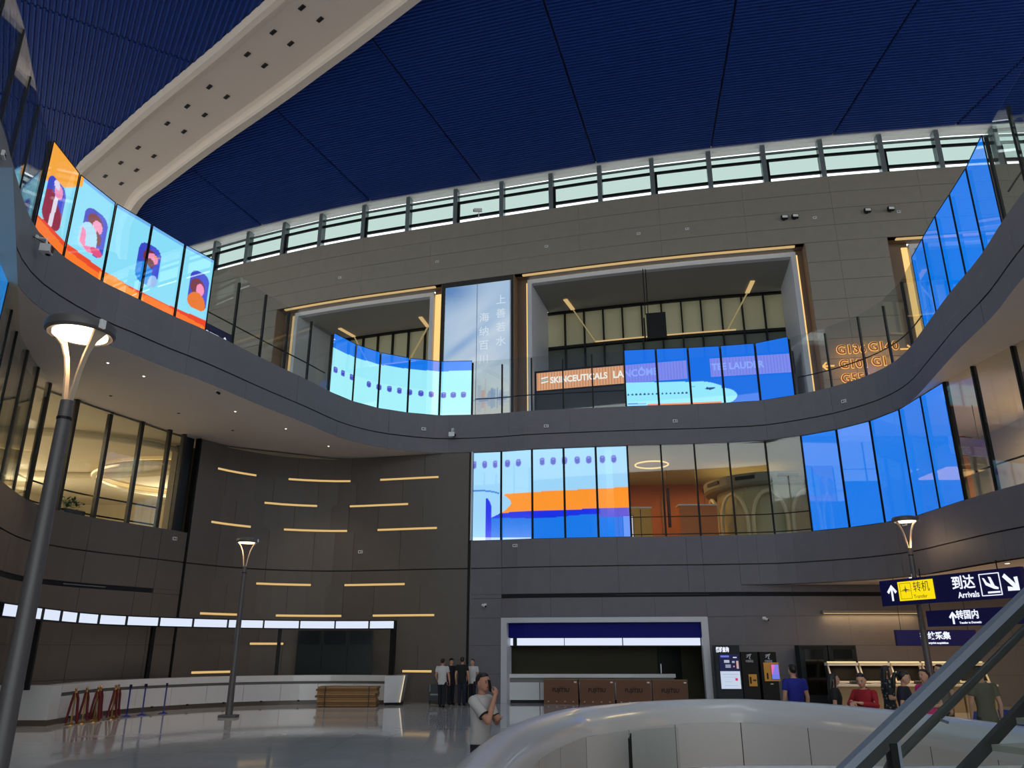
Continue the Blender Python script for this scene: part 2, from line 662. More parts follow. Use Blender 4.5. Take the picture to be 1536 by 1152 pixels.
# flat lower wall with the service portal, left of where the band leaves it
w = tag(MB().build('wall_back', M_JOINT), 'dark grey stone wall around the service portal', 'wall', kind='structure')
PORT = (1.35, 9.68, 0, 3.28)
for a, b, z0, z1 in ((0, 1.35, 0, 6.44), (1.35, 9.68, 3.28, 6.44), (9.68, 11.1, 0, 6.44)):
    slab_obj('wall_backing', CGR, a + 0.01, b - 0.01, z0, z1, M_JOINT, w, -0.06, -0.3)
rw = [0, 1.1, 2.2, 3.28, 4.06, 4.22, 5.3, 6.47]
for i in range(len(rw) - 1):
    cs = [c for c in colsR if c <= 11.1]
    if i in (3, 4):
        cs = [0, 1.35] + [1.35 + 2.1 * k for k in (1, 2, 3)] + [9.68, 11.1]
    for j in range(len(cs) - 1):
        a, b = cs[j], cs[j + 1]
        mid = (a + b) / 2
        if rw[i] < 3.2 and 1.35 < mid < 9.68:
            continue
        if i == 4 and mid > 1.2:
            continue
        slab_obj('wall_panel', CGR, a + 0.005, b - 0.005, rw[i] + (0.022 if rw[i] == 5.3 else 0.006), rw[i + 1] - (0.022 if rw[i + 1] == 5.3 else 0.006), M_STONE3, w, random.choice((0, 0.004, -0.004)), -0.05)
sl = tag(slab_obj('air_slot', CGR, 1.30, 11.05, 4.075, 4.205, M_NAVYD, None, -0.02, -0.058), 'long dark air slot above the service portal', 'vent')
slab_obj('slot_blade', CGR, 6.1, 9.8, 4.13, 4.15, M_DARK, sl, 0.0, -0.03)

# straight back wall of the desk area on the right
CR = Curve([(9.1, 31.99), (14, 32.0), (20, 32.0), (26, 32.0)])
w = tag(slab_obj('wall_desk', CR, 0, CR.len, 0, 4.5, M_JOINT, None, -0.06, -0.3, 8), 'warm-lit stone wall behind the fingerprint desks', 'wall', kind='structure')
colsD = splits(0, CR.len, 2.1)
panelling(w, CR, [0, 1.1, 2.2, 3.3, 4.06], lambda i: colsD, M_STONE3, gap=0.005)
panelling(w, CR, [4.22, 4.5], lambda i: colsD, M_STONE3, gap=0.005)
tag(slab_obj('air_slot', CR, 0.05, CR.len, 4.075, 4.205, M_NAVYD, None, -0.02, -0.058), 'long dark air slot high on the wall behind the hanging signs', 'vent')
tag(MB().box((26.05, 10.4, 2.25), (0.3, 45, 4.5)).build('wall_right', M_STONE), 'plain stone wall far right under the gallery', 'wall', kind='structure')
m = MB().box((-8.9, -6, 5.1), (0.4, 12, 10.3))
tag(m.build('wall_left_near', M_STONE2), 'stone wall on the left behind the viewer', 'wall', kind='structure')

# curved wall with the light slots, floor to soffit
w = tag(slab_obj('wall_curved', CGC, 0.02, CGC.len - 0.05, 0, 10.36, M_JOINT, None, -0.06, -0.3), 'curved grey stone wall carrying the rows of linear lights', 'wall', kind='structure')
LROWS = [(9.29, 'top row', 0), (8.14, 'second row', 1), (7.04, 'third row', 0), (4.69, 'fourth row', 1), (3.40, 'fifth row', 0), (2.26, 'sixth row', 2), (1.18, 'bottom row', 3)]
rowz = [0, 1.11, 1.25, 2.19, 2.33, 3.33, 3.47, 4.62, 4.76, 5.3, 6.97, 7.11, 8.07, 8.21, 9.22, 9.36, 10.36]
SEG = {0: [(1.0, 2.9, 'left'), (4.28, 7.08, 'middle'), (8.46, 11.28, 'right')], 1: [(3.34, 5.68, 'left'), (7.07, 9.9, 'right')], 2: [(3.33, 4.75, 'only')], 3: [(0.94, 2.73, 'left'), (9.91, 11.24, 'right')]}
slot_rows = {round(z - 0.07, 2): k for z, _, k in LROWS}
for i in range(len(rowz) - 1):
    z0, z1 = rowz[i], rowz[i + 1]
    k = slot_rows.get(round(z0, 2))
    if k is not None:
        cs = [0.05]
        for a, b, _ in SEG[k]:
            cs += [a, b]
        cs += [CGC.len - 0.12]
        skip = set(range(1, len(cs) - 1, 2))
    else:
        cs = [0.05, 1.5, 3.7, 5.65, 7.4, 9.6, CGC.len - 0.12] if i % 4 < 2 else [0.05, 2.1, 4.7, 7.08, 8.5, 10.6, CGC.len - 0.12]
        skip = set()
    for j in range(len(cs) - 1):
        if j in skip:
            continue
        g = 0.0 if k is not None else 0.006
        slab_obj('wall_panel', CGC, cs[j] + g, cs[j + 1] - g, z0 + (0.022 if z0 == 5.3 else 0.0), z1 - (0.022 if z1 == 5.3 else 0.0) - (0.008 if k is None and z1 > 2.4 and slot_rows.get(round(z1, 2)) is None else 0.0), M_STONE2, w, 0.0, -0.05)
for z, rn, k in LROWS:
    for a, b, pos in SEG[k]:
        t = tag(slab_obj('linear_light', CGC, a + 0.015, b - 0.015, z - 0.065, z + 0.065, M_BROWN, None, -0.035, -0.055),
                'warm linear light slot, %s of the %s on the curved wall' % (pos, rn), 'light', 'linear lights of the curved wall')
        slab_obj('diffuser', CGC, a + 0.03, b - 0.03, z - 0.03, z + 0.055, mat_emit('slot_light', (236, 196, 128), 0.85), t, -0.02, -0.034)
        slab_obj('sill', CGC, a + 0.02, b - 0.02, z - 0.064, z - 0.035, M_BROWN, t, 0.0, -0.034)

# left wall under the middle gallery glass
w = tag(slab_obj('wall_left', CGL, 0, CGL.len - 0.06, 0, 6.44, M_JOINT, None, -0.06, -0.3), 'curved grey stone wall at the left behind the long counter', 'wall', kind='structure')
colsL = splits(0, CGL.len - 0.06, 2.2, (23.0, 31.6))
rl = [0, 1.1, 2.2, 3.2, 4.06, 4.22, 5.3, 6.47]
for i in range(len(rl) - 1):
    for j in range(len(colsL) - 1):
        a, b = colsL[j], colsL[j + 1]
        if i == 4 and 23.0 < (a + b) / 2 < 31.6:
            continue
        slab_obj('wall_panel', CGL, a + 0.008, b - 0.008, rl[i] + (0.022 if rl[i] == 5.3 else 0.005), rl[i + 1] - (0.022 if rl[i + 1] == 5.3 else 0.005), M_STONE2, w, 0.0, -0.05)
sl = tag(slab_obj('air_slot', CGL, 23.05, 31.55, 4.07, 4.21, M_NAVYD, None, -0.02, -0.058), 'dark air slot in the left wall above the lightboxes', 'vent')
slab_obj('slot_blade', CGL, 27.9, 29.6, 4.13, 4.16, M_MULL, sl, 0.0, -0.03)
# dark recess strips between the wall sections
tag(slab_obj('trim_1', CGL, CGL.len - 0.08, CGL.len, 0, 10.36, M_BLACK, None, 0.03, -0.2), 'dark vertical joint left of the curved wall', 'trim', kind='structure')
tag(slab_obj('trim_2', CGC, CGC.len - 0.12, CGC.len - 0.02, 0, 6.47, M_BLACK, None, -0.02, -0.2), 'dark vertical joint right of the curved wall', 'trim', kind='structure')

# ---------------------------------------------------------------- upper wall with its three openings
OPEN = [(21.58, 33.13), (37.56, 53.64), (57.79, 72.0)]
ROWW = [11.4, 12.6, 13.8, 14.9, 16.0, 17.1, 18.2, 19.3, 20.4, 21.5, 22.68, 23.65, 24.65, 25.65, 26.67]
w = tag(MB().build('wall_upper', M_JOINT), 'tall grey-brown stone wall under the clerestory', 'wall', kind='structure')
slab_obj('wall_backing', CW, 0, CW.len, 22.68, 26.6, M_JOINT, w, -0.06, -0.4, 60)
for a, b in ((0, 21.58), (33.13, 37.56), (53.64, 57.79), (72.0, CW.len)):
    slab_obj('wall_backing', CW, a, b, 11.4, 22.68, M_JOINT, w, -0.06, -0.4)


def colsW(i):
    if ROWW[i] >= 22.6:
        return splits(0, CW.len, 4.6, off=0.1)
    return splits(0, CW.len, 4.6, (21.58, 33.13, 37.56, 53.64, 57.79, 72.0), off=0.1)


panelling(w, CW, ROWW, colsW, M_STONE, gap=0.009, holes=[(a, b, 11, 22.6) for a, b in OPEN] + [(33.13, 37.56, 11, 22.4)])

# lit portals
DARKP = mat('interior_grey_panel', (150, 146, 138), 0.6)
for k, (a, b) in enumerate(OPEN):
    nm = ('left', 'middle', 'right')[k]
    t = empty('wall_portal', label='%s recessed portal of the upper wall, white frame edged with warm light' % nm, cat='wall', kind='structure')
    la, lb = [(1.0, 0.75), (0.68, 0.42), (1.25, 1.0)][k]
    # recess cheeks and soffit
    slab_obj('recess_soffit', CW, a, b, 22.68, 22.75, M_BROWN, t, -0.02, -0.95)
    for s_ in (a, b):
        q = 0.03 if s_ == a else -0.03
        slab_obj('recess_cheek', CW, min(s_, s_ + q), max(s_, s_ + q), 11.4, 22.68, M_BROWN, t, -0.02, -0.9, 1)
    slab_obj('recess_panel', CW, a, a + la, 11.4, 22.68, M_BROWN, t, -0.85, -0.95)
    slab_obj('recess_panel', CW, b - lb, b, 11.4, 22.68, M_BROWN, t, -0.85, -0.95)
    fa, fb = a + la, b - lb
    slab_obj('frame_jamb', CW, fa, fa + 0.25, 11.4, 22.5, M_FRAME, t, -0.6, -4.6, 1)
    slab_obj('frame_jamb', CW, fb - 0.25, fb, 11.4, 22.5, M_FRAME, t, -0.6, -4.6, 1)
    slab_obj('frame_head', CW, fa, fb, 22.25, 22.5, M_FRAME, t, -0.6, -0.95)
    slab_obj('portal_ceiling', CW, fa + 0.2, fb - 0.2, 22.25, 22.35, DARKP, t, -0.96, -6)
    lw = (0.28, 0.08, 0.3)[k]
    for s0, s1, mm in ((fa - lw - 0.03, fa - 0.03, M_WARM if k else M_WARMD), (fb + 0.03, fb + 0.03 + (0.42, 0.08, 0.3)[k], M_WARM)):
        slab_obj('light_strip', CW, s0, s1, 11.6, 22.4, mm, t, -0.78, -0.84)
    slab_obj('cove_light', CW, a + 0.5, b - 0.5, 22.6, 22.66, M_WARMD, t, -0.12, -0.3)
    # glazed wall at the back of the portal
    slab_obj('back_wall', CW, fa - 1, fb + 1, 11.4, 22.3, mat('dark_shop_wall', (70, 72, 68), 0.5), t, -5.4, -5.6)
    n = int((fb - fa) / 1.18)
    for j in range(n):
        s0 = fa + j * (fb - fa) / n
        s1 = fa + (j + 1) * (fb - fa) / n
        slab_obj('light_panel', CW, s0 + 0.05, s1 - 0.05, 19.92, 22.2, mat('backlit_beige_panel', (176, 170, 138), 0.6, emit=(206, 198, 150), estr=0.05), t, -5.2, -5.3, 1)
        slab_obj('dark_panel', CW, s0 + 0.05, s1 - 0.05, 18.3, 19.75, mat('dim_glass_panel', (92, 96, 84), 0.25), t, -5.2, -5.3, 1)
        slab_obj('mullion', CW, s1 - 0.05, s1 + 0.05, 17.5, 22.25, M_BLACK, t, -5.0, -5.3, 1)
    slab_obj('transom', CW, fa, fb, 19.75, 19.92, M_BLACK, t, -5.0, -5.3)
    slab_obj('transom', CW, fa, fb, 22.14, 22.26, M_BLACK, t, -4.95, -5.3)
    slab_obj('cove_light', CW, fa + 3.2, fb - 3, 19.93, 19.98, M_WARMD, t, -4.9, -5.0)
    # diagonal lines drawn as glowing bars
    for sgn, sc_ in ((1, fa + 1.7), (-1, fb - 2.0)):
        A, B = CW.p(sc_, -3.2, 22.2), CW.p(sc_ + sgn * 1.5, -4.95, 19.98)
        A2 = CW.p(sc_ + sgn * 0.15, -4.8, 22.2)
        MB().bar(A, A2, 0.25, 0.05).build('glow_line', M_WARMD, t)
        MB().bar(A2, B, 0.12, 0.06).build('glow_line', mat_emit('glow_line_dim', (200, 180, 130), 0.5), t)

# ---------------------------------------------------------------- clerestory
t = empty('window_1', label='long clerestory window under the blue ceiling', cat='window', kind='structure')
JM = [0.0, 3.05, 6.1, 9.15, 12.2, 15.25, 18.3, 21.36, 24.3, 27.5, 30.6, 33.79, 36.77, 39.85, 42.79, 45.85, 49.08, 52.08, 55.18, 58.34, 61.32, 64.4, 67.5, 70.6, 73.7, 76.8]
for j, s_ in enumerate(JM):
    slab_obj('mullion', CW, s_ - 0.13, s_ + 0.13, 26.67, 29.15, M_MULL, t, -0.1, -0.55, 1)
for j in range(len(JM) - 1):
    a, b = JM[j] + 0.13, JM[j + 1] - 0.13
    slab_obj('transom', CW, a, b, 28.62, 28.70, M_MULL, t, -0.2, -0.35, 1)
    o = 0.14 if j % 2 else 0.0
    slab_obj('sash_rail', CW, a + o, b, 28.12, 28.25, M_BLACK, t, -0.18, -0.32, 1)
    slab_obj('sash_rail', CW, a + o, b, 27.02, 27.18, M_BLACK, t, -0.18, -0.32, 1)
    if j % 2:
        slab_obj('sash_stile', CW, a, a + 0.14, 26.7, 28.25, M_BLACK, t, -0.18, -0.32, 1)
    slab_obj('pane', CW, a, b, 27.18, 28.62, M_TINT, t, -0.27, -0.29, 1)
    slab_obj('pane', CW, a, b, 26.67, 27.02, M_TINT2, t, -0.27, -0.29, 1)
    slab_obj('pane', CW, a, b, 28.70, 29.15, M_TINT2, t, -0.27, -0.29, 1)
slab_obj('head_strip', CW, 0, CW.len, 29.15, 29.3, M_WHITE, t, 0.0, -0.4)
# roof overhang outside, and the near edge strip inside
tag(slab_obj('trim_3', CW, 0, CW.len, 29.3, 29.9, M_WHITE, None, 0.1, -1.0), 'white eave outside the clerestory', 'trim', kind='structure')

# ---------------------------------------------------------------- blue ribbed ceiling
ZC = 29.28
BEAM_A, BEAM_B = np.array([-7.4, 26.72]), np.array([-24.4, 41.8])     # centre line of the white beam
bd = (BEAM_B - BEAM_A) / np.linalg.norm(BEAM_B - BEAM_A)
bn = np.array([-bd[1], bd[0]])                                       # towards the left zone (-x,-y)
if bn[0] > 0:
    bn = -bn


def clip(poly, p, n):
    """keep the part of a convex polygon with (x-p).n >= 0"""
    out = []
    for i in range(len(poly)):
        a, b = np.array(poly[i]), np.array(poly[(i + 1) % len(poly)])
        da, db = (a - p) @ n, (b - p) @ n
        if da >= 0:
            out.append(a)
        if da * db < 0:
            out.append(a + (b - a) * (da / (da - db)))
    return out


def ribs(mb, poly, d, pitch, w, h):
    """parallel ribs along direction d inside a convex polygon"""
    n = np.array([-d[1], d[0]])
    P = np.array(poly)
    lo, hi = (P @ n).min(), (P @ n).max()
    for k in range(int((hi - lo) / pitch)):
        c = lo + (k + 0.5) * pitch
        xs = []
        for i in range(len(P)):
            a, b = P[i], P[(i + 1) % len(P)]
            da, db = a @ n - c, b @ n - c
            if da * db < 0:
                xs.append(float((a + (b - a) * (da / (da - db))) @ d))
        if len(xs) == 2:
            x0, x1 = sorted(xs)
            if x1 - x0 < 0.3:
                continue
            p, q = d * (x0 + 0.04) + n * c, d * (x1 - 0.04) + n * c
            o = n * (w / 2)
            v = [(*(p - o), ZC), (*(p + o), ZC), (*(q + o), ZC), (*(q - o), ZC), (*(p - o * 0.5), ZC - h), (*(p + o * 0.5), ZC - h), (*(q + o * 0.5), ZC - h), (*(q - o * 0.5), ZC - h)]
            mb.add(v, [(4, 5, 6, 7), (0, 4, 7, 3), (1, 2, 6, 5), (0, 1, 5, 4), (3, 7, 6, 2)])


ceil = tag(MB().flat([[(-60, 13.2), (60, 13.2)] + [CW.p(t_, -0.1)[:2] for t_ in np.linspace(CW.len, 0, 40)] + [(-60, 66)]], ZC + 0.05, down=True).build('ceiling', M_NAVYD), 'dark blue ribbed metal ceiling', 'ceiling', kind='structure')
SEAM = [((-12.85, 33.73), (-9.39, 42.55)), ((-6.87, 28.66), (-1.96, 40.93)), ((1.39, 27.1), (4.9, 39.01)), ((9.92, 27.1), (11.38, 37.61)), ((17.96, 27.48), (17.92, 36.51)), ((24.86, 30.58), (24.32, 35.76))]
SEAM = [((-19.14 - 0.3, 39.01), (-16.77, 46.83))] + SEAM + [((33, 28), (31.5, 36))]
SEAM = [((-27.5, 42), (-23.5, 51))] + SEAM


def ray_to(p, q, y):
    t = (y - p[1]) / (q[1] - p[1])
    return np.array([p[0] + (q[0] - p[0]) * t, y])


for k in range(len(SEAM) - 1):
    (a0, a1), (b0, b1) = SEAM[k], SEAM[k + 1]
    # wall end follows the wall line, hall end runs far over the viewer
    sa, sb = CW.s[np.argmin(np.abs(CW.c[:, 0] - a1[0]))], CW.s[np.argmin(np.abs(CW.c[:, 0] - b1[0]))]
    wa, wb = np.array(CW.p(sa, 0.02)[:2]), np.array(CW.p(sb, 0.02)[:2])
    ya = 13.3
    mid = (wb - wa) / np.linalg.norm(wb - wa)
    side = np.array([4.0, 0])
    poly = [ray_to(a0, a1, ya) - side, ray_to(b0, b1, ya) + side, wb + mid * 1.5, wa - mid * 1.5]
    # joint gap
    cen = sum(poly) / 4
    for (p0, p1) in ((a0, a1), (b0, b1)):
        d = np.array(p1, float) - np.array(p0, float)
        d /= np.linalg.norm(d)
        n = np.array([-d[1], d[0]])
        if (cen - np.array(p0)) @ n < 0:
            n = -n
        poly = clip(poly, np.array(p0) + n * 0.035, n)
    poly = clip(poly, BEAM_A - bn * 0.3, -bn)
    if len(poly) < 3:
        continue
    c = tag(MB().flat([[tuple(p) for p in poly]], ZC, down=True).build('ceiling_panel', M_NAVY, ceil))
    rb = MB()
    ribs(rb, poly, mid, 0.20, 0.12, 0.09)
    tag(rb.build('rib', M_NAVY, c), kind='stuff')
# zone beyond the beam, panels laid another way
MB().flat([[(-60, -22), (60, -22), (60, 5.8), (-60, 5.8)]], ZC, down=True).build('ceiling_panel', M_NAVY, ceil)
for a_, b_ in ((-60, -24), (24, 60)):
    MB().flat([[(a_, 5.8), (b_, 5.8), (b_, 13.2), (a_, 13.2)]], ZC, down=True).build('ceiling_panel', M_NAVY, ceil)
# added skylight, out of view, brings more daylight onto the floor
t = empty('added_skylight', label='added skylight strip in the roof, out of view, for more daylight on the floor', cat='window', kind='structure')
for k in range(17):
    MB().box((-24 + 3 * k, 9.5, ZC + .1), (0.2, 7.4, 0.4)).build('added_skylight_bar', M_WHITE, t)
    if k < 16:
        MB().box((-22.5 + 3 * k, 9.5, ZC + .2), (2.8, 7.4, 0.02)).build('pane', M_TINT2, t)
# added unseen wall behind the viewer, cuts sky reflections; open above and below
MB().box((0, -20, 16.0), (110, 0.6, 9.0)).build('wall_front_added', M_STONE)
bpy.data.objects['wall_front_added']['kind'] = 'structure'
bpy.data.objects['wall_front_added']['label'] = 'added unseen stone wall behind the viewer, holding back part of the sky'
bpy.data.objects['wall_front_added']['category'] = 'wall'
d2 = np.array([1.57, 1.0])
d2 /= np.linalg.norm(d2)
n2 = np.array([-d2[1], d2[0]])
off0 = np.array([-21.65, 27.1]) @ n2
off1 = np.array([-25.05, 33.99]) @ n2
st = off1 - off0
for k in range(-4, 4):
    lo, hi = off0 + st * k + 0.035, off0 + st * (k + 1) - 0.035
    P0 = np.array([-22.0, 34.0])
    tb = P0 @ d2
    poly = [d2 * (tb - 42) + n2 * lo, d2 * (tb + 42) + n2 * lo, d2 * (tb + 42) + n2 * hi, d2 * (tb - 42) + n2 * hi]
    poly = clip(poly, BEAM_A + bn * 0.3, bn)
    poly = clip(poly, np.array([0, 13.3]), np.array([0, 1.0]))
    poly = clip(poly, np.array([-50, 0.0]), np.array([1.0, 0.0]))
    poly = clip(poly, np.array([-20.0, 47.8]), np.array([-0.503, -0.864]))
    poly = clip(poly, np.array([-27.0, 51.4]), np.array([-0.46, -0.888]))
    if len(poly) < 3:
        continue
    c = MB().flat([[tuple(p) for p in poly]], ZC, down=True).build('ceiling_panel', M_NAVY, ceil)
    rb = MB()
    ribs(rb, poly, n2, 0.24, 0.13, 0.09)
    tag(rb.build('rib', M_NAVY, c), kind='stuff')

# white beam: shallow trough with raised lips, row of recessed fittings on each side
CB = Curve([(1.5, 18.9), (-7.45, 26.72), (-10.2, 29.05), (-13.0, 31.4), (-17.9, 35.35), (-22.1, 38.9), (-24.6, 41.1), (-27.2, 44.6), (-29.5, 49)], 8)
PROF = [(-2.0, 29.25), (-2.0, 28.62), (-1.75, 28.58), (-1.5, 28.78), (-1.35, 28.9), (1.25, 28.9), (1.4, 28.78), (1.5, 28.5), (1.62, 28.42), (2.05, 28.5), (2.05, 29.25)]
m = MB()
NB = 60
for i in range(NB + 1):
    t_ = CB.len * i / NB
    for o_, z_ in PROF:
        m.v.append(CB.p(t_, o_, z_))
K = len(PROF)
for i in range(NB):
    for j in range(K - 1):
        m.f.append((i * K + j, i * K + j + 1, (i + 1) * K + j + 1, (i + 1) * K + j))
        m.m.append(0)
beam = tag(m.build('trim_4', mat('beam_plaster', (224, 206, 192), 0.7), smooth=False), 'wide white curved beam crossing the blue ceiling', 'beam', kind='structure')
DL = [(-9.28, 27.13), (-8.64, 27.82), (-10.97, 28.58), (-10.36, 29.29), (-12.61, 29.98), (-12.02, 30.74), (-15.26, 32.25), (-14.65, 33.0), (-16.96, 33.73), (-16.31, 34.43), (-18.59, 35.14), (-17.97, 35.83), (-21.14, 37.27), (-20.6, 38.08), (-22.82, 38.73), (-22.23, 39.46), (-24.39, 40.08), (-23.8, 40.86)]
ang = math.atan2(bd[1], bd[0])
dl_me = None
for x, y in DL:
    if dl_me is None:
        o = MB().box((0, 0, 0), (0.36, 0.17, 0.05)).build('recessed_fitting', M_DARK, beam)
        dl_me = o.data
        lens_me = None
    else:
        o = link(bpy.data.objects.new('recessed_fitting', dl_me), beam)
    o.location = (x, y, 28.88)
    o.rotation_euler = (0, 0, ang)
    for q in (-0.11, 0, 0.11):
        if lens_me is None:
            l = MB().lathe([(0.045, -0.03), (0.045, -0.02)], 8).build('lamp_ring', M_BLACK, o)
            lens_me = l.data
        else:
            l = link(bpy.data.objects.new('lamp_ring', lens_me), o)
        l.location = (q, 0, 0)

# ================================================================ glazing and video walls
def flat_panel(c, a, b, z0, z1, off, th=0.02):
    """straight pane between two joints"""
    p, q = np.array(c.p(a, off, 0)), np.array(c.p(b, off, 0))
    d = (q - p) / np.linalg.norm(q - p)
    n = np.array([d[1], -d[0], 0]) * th / 2
    up0, up1 = np.array([0, 0, z0]), np.array([0, 0, z1])
    return MB().hexa([p - n + up0, q - n + up0, q + n + up0, p + n + up0, p - n + up1, q - n + up1, q + n + up1, p + n + up1])


def post(c, t, z0, z1, w=0.07, d=0.10, off=0.0):
    q = c.p(t, off, (z0 + z1) / 2)
    dr = c.dirn(t)
    return MB().box(q, (w, d, z1 - z0), math.atan2(dr[1], dr[0]))


SCR = [(27.85, 34.94), (41.95, 49.14), (56.1, 63.24), (71.1, 78.03)]
bal = empty('glass_balustrade', label='tall glass balustrade with black posts along the upper gallery edge', cat='balustrade')
for i in range(len(JE)):
    s_ = JE[i]
    edge_only = any(a - 0.01 < s_ < b + 0.01 for a, b in SCR)
    post(CE, s_, 12.05, 14.66 if (i % 2 or edge_only) else 14.5, 0.06, 0.09, -0.12).build('post', M_BLACK, bal)
    if i + 1 < len(JE):
        a, b = s_, JE[i + 1]
        if any(x - 0.01 < (a + b) / 2 < y + 0.01 for x, y in SCR):
            continue
        flat_panel(CE, a + 0.01, b - 0.01, 12.08, 14.72, -0.10).build('pane', M_GLASS, bal)
for a, b in zip([0] + [y for x, y in SCR], [x for x, y in SCR] + [CE.len]):
    pts = [CE.p(t, -0.3, 12.95) for t in np.arange(a + 0.1, b - 0.05, 0.5)] + [CE.p(b - 0.05, -0.3, 12.95)]
    MB().tube(pts, 0.025, 8).build('handrail', M_BLACK, bal)
    pts = [CE.p(t, -0.16, 12.13) for t in np.arange(a + 0.05, b, 0.5)]
    MB().tube(pts, 0.03, 6).build('base_channel', M_DARK, bal)


# ---- pictures shown by the video walls: painted on a fine grid of coloured points
class Pic:
    def __init__(s, na, nt, a0, a1, t0=0.0, t1=1.0):
        s.na, s.nt = na, nt
        s.A, s.T = np.meshgrid(np.linspace(a0, a1, na + 1), np.linspace(t0, t1, nt + 1))
        s.C = np.zeros((nt + 1, na + 1, 3))

    def fill(s, m, col, k=1.0):
        c = np.array(lin(col))
        s.C[m] = s.C[m] * (1 - k) + c * k

    def all(s, col):
        s.fill(np.ones_like(s.A, bool), col)

    def rrect(s, a, t, ha, ht, r, col, ar=1.0, clipm=None):
        """rounded rectangle, ar = panel height / width"""
        dx = np.maximum(np.abs(s.A - a) - (ha - r), 0)
        dy = np.maximum(np.abs(s.T - t) * ar - (ht * ar - r), 0)
        m = dx * dx + dy * dy <= r * r
        if clipm is not None:
            m &= clipm
        s.fill(m, col)
        return m

    def ell(s, a, t, ra, rt, col, clipm=None):
        m = ((s.A - a) / ra) ** 2 + ((s.T - t) / rt) ** 2 <= 1
        if clipm is not None:
            m &= clipm
        s.fill(m, col)
        return m

    def poly(s, P, col, clipm=None):
        m = np.zeros_like(s.A, bool)
        n = len(P)
        for i in range(n):
            (x0, y0), (x1, y1) = P[i], P[(i + 1) % n]
            if y0 == y1:
                continue
            c = ((s.T >= min(y0, y1)) & (s.T < max(y0, y1))) & (s.A < x0 + (s.T - y0) * (x1 - x0) / (y1 - y0))
            m ^= c
        if clipm is not None:
            m &= clipm
        s.fill(m, col)
        return m

    def mesh(s, name, P00, P10, P01, P11, m, parent=None, k=1.0):
        P00, P10, P01, P11 = [np.array(p, float) for p in (P00, P10, P01, P11)]
        u = np.linspace(0, 1, s.na + 1)[None, :, None]
        v = np.linspace(0, 1, s.nt + 1)[:, None, None]
        V = (P00 * (1 - u) + P10 * u) * (1 - v) + (P01 * (1 - u) + P11 * u) * v
        w = s.na + 1
        I = (np.arange(s.nt)[:, None] * w + np.arange(s.na)[None, :]).ravel()
        F = np.stack([I, I + 1, I + 1 + w, I + w], 1)
        me = bpy.data.meshes.new(name)
        me.from_pydata(V.reshape(-1, 3).tolist(), [], F.tolist())
        at = me.color_attributes.new('Col', 'FLOAT_COLOR', 'POINT')
        rgba = np.ones((len(me.vertices), 4), np.float32)
        rgba[:, :3] = s.C.reshape(-1, 3) * k
        at.data.foreach_set('color', rgba.ravel())
        me.materials.append(m)
        o = bpy.data.objects.new(name, me)
        return link(o, parent)


AR = 2.6 / 1.42


def person_pic(p, a, t, kind):
    """flat window with a drawn passenger"""
    ha, ht = 0.31, 0.26
    m = p.rrect(a, t, ha, ht, 0.2, (62, 74, 200), AR)
    m2 = m & (p.A > a)
    p.fill(m2, (70, 86, 214))
    if kind == 0:                                   # traveller in a dark red coat, white scarf
        p.poly([(a - .31, t - .26), (a - .31, t + .06), (a - .12, t + .12), (a + .12, t + .02), (a + .31, t - .05), (a + .31, t - .26)], (150, 44, 66), m)
        p.poly([(a - .06, t - .26), (a - .02, t + .12), (a + .1, t + .12), (a + .06, t - .26)], (232, 226, 240), m)
        p.ell(a + .06, t + .16, .14, .075, (244, 150, 190), m)
        p.ell(a - .02, t + .21, .10, .05, (226, 214, 246), m)
    elif kind == 1:                                 # woman with brown hair writing
        p.ell(a - .02, t + .13, .2, .09, (122, 56, 70), m)
        p.ell(a + .06, t + .09, .13, .075, (248, 160, 200), m)
        p.poly([(a + .05, t + .05), (a + .2, t + .0), (a + .2, t - .1), (a + .1, t - .12)], (122, 56, 70), m)
        p.ell(a - .13, t - .12, .24, .2, (176, 226, 250), m | (abs(p.A - a + .2) < .2) & (abs(p.T - t + .1) < .16))
        p.poly([(a - .3, t - .02), (a - .2, t - .04), (a - .16, t - .2), (a + .2, t - .14), (a + .2, t - .22), (a - .1, t - .26), (a - .3, t - .2)], (246, 140, 186))
        p.ell(a + .14, t - .2, .16, .05, (232, 84, 130), m)
    elif kind == 2:                                 # bearded passenger in blue
        p.ell(a + .02, t + .1, .2, .1, (112, 52, 62), m)
        p.ell(a + .08, t + .1, .15, .07, (248, 150, 190), m)
        p.ell(a + .02, t + .03, .13, .06, (104, 46, 54), m)
        p.poly([(a + .1, t + .12), (a + .3, t + .16), (a + .1, t + .15)], (236, 150, 60), m)
        p.poly([(a - .31, t - .26), (a - .31, t - .03), (a - .1, t + .02), (a + .1, t - .04), (a + .22, t - .26)], (38, 140, 232), m)
        p.ell(a + .2, t - .24, .16, .14, (160, 196, 246), m)
    else:                                           # curly-haired passenger in orange
        p.ell(a - .04, t + .04, .24, .12, (120, 50, 70), m)
        p.ell(a + .05, t + .02, .13, .085, (250, 150, 195), m)
        p.ell(a - .02, t - .2, .3, .17, (236, 120, 40), m)


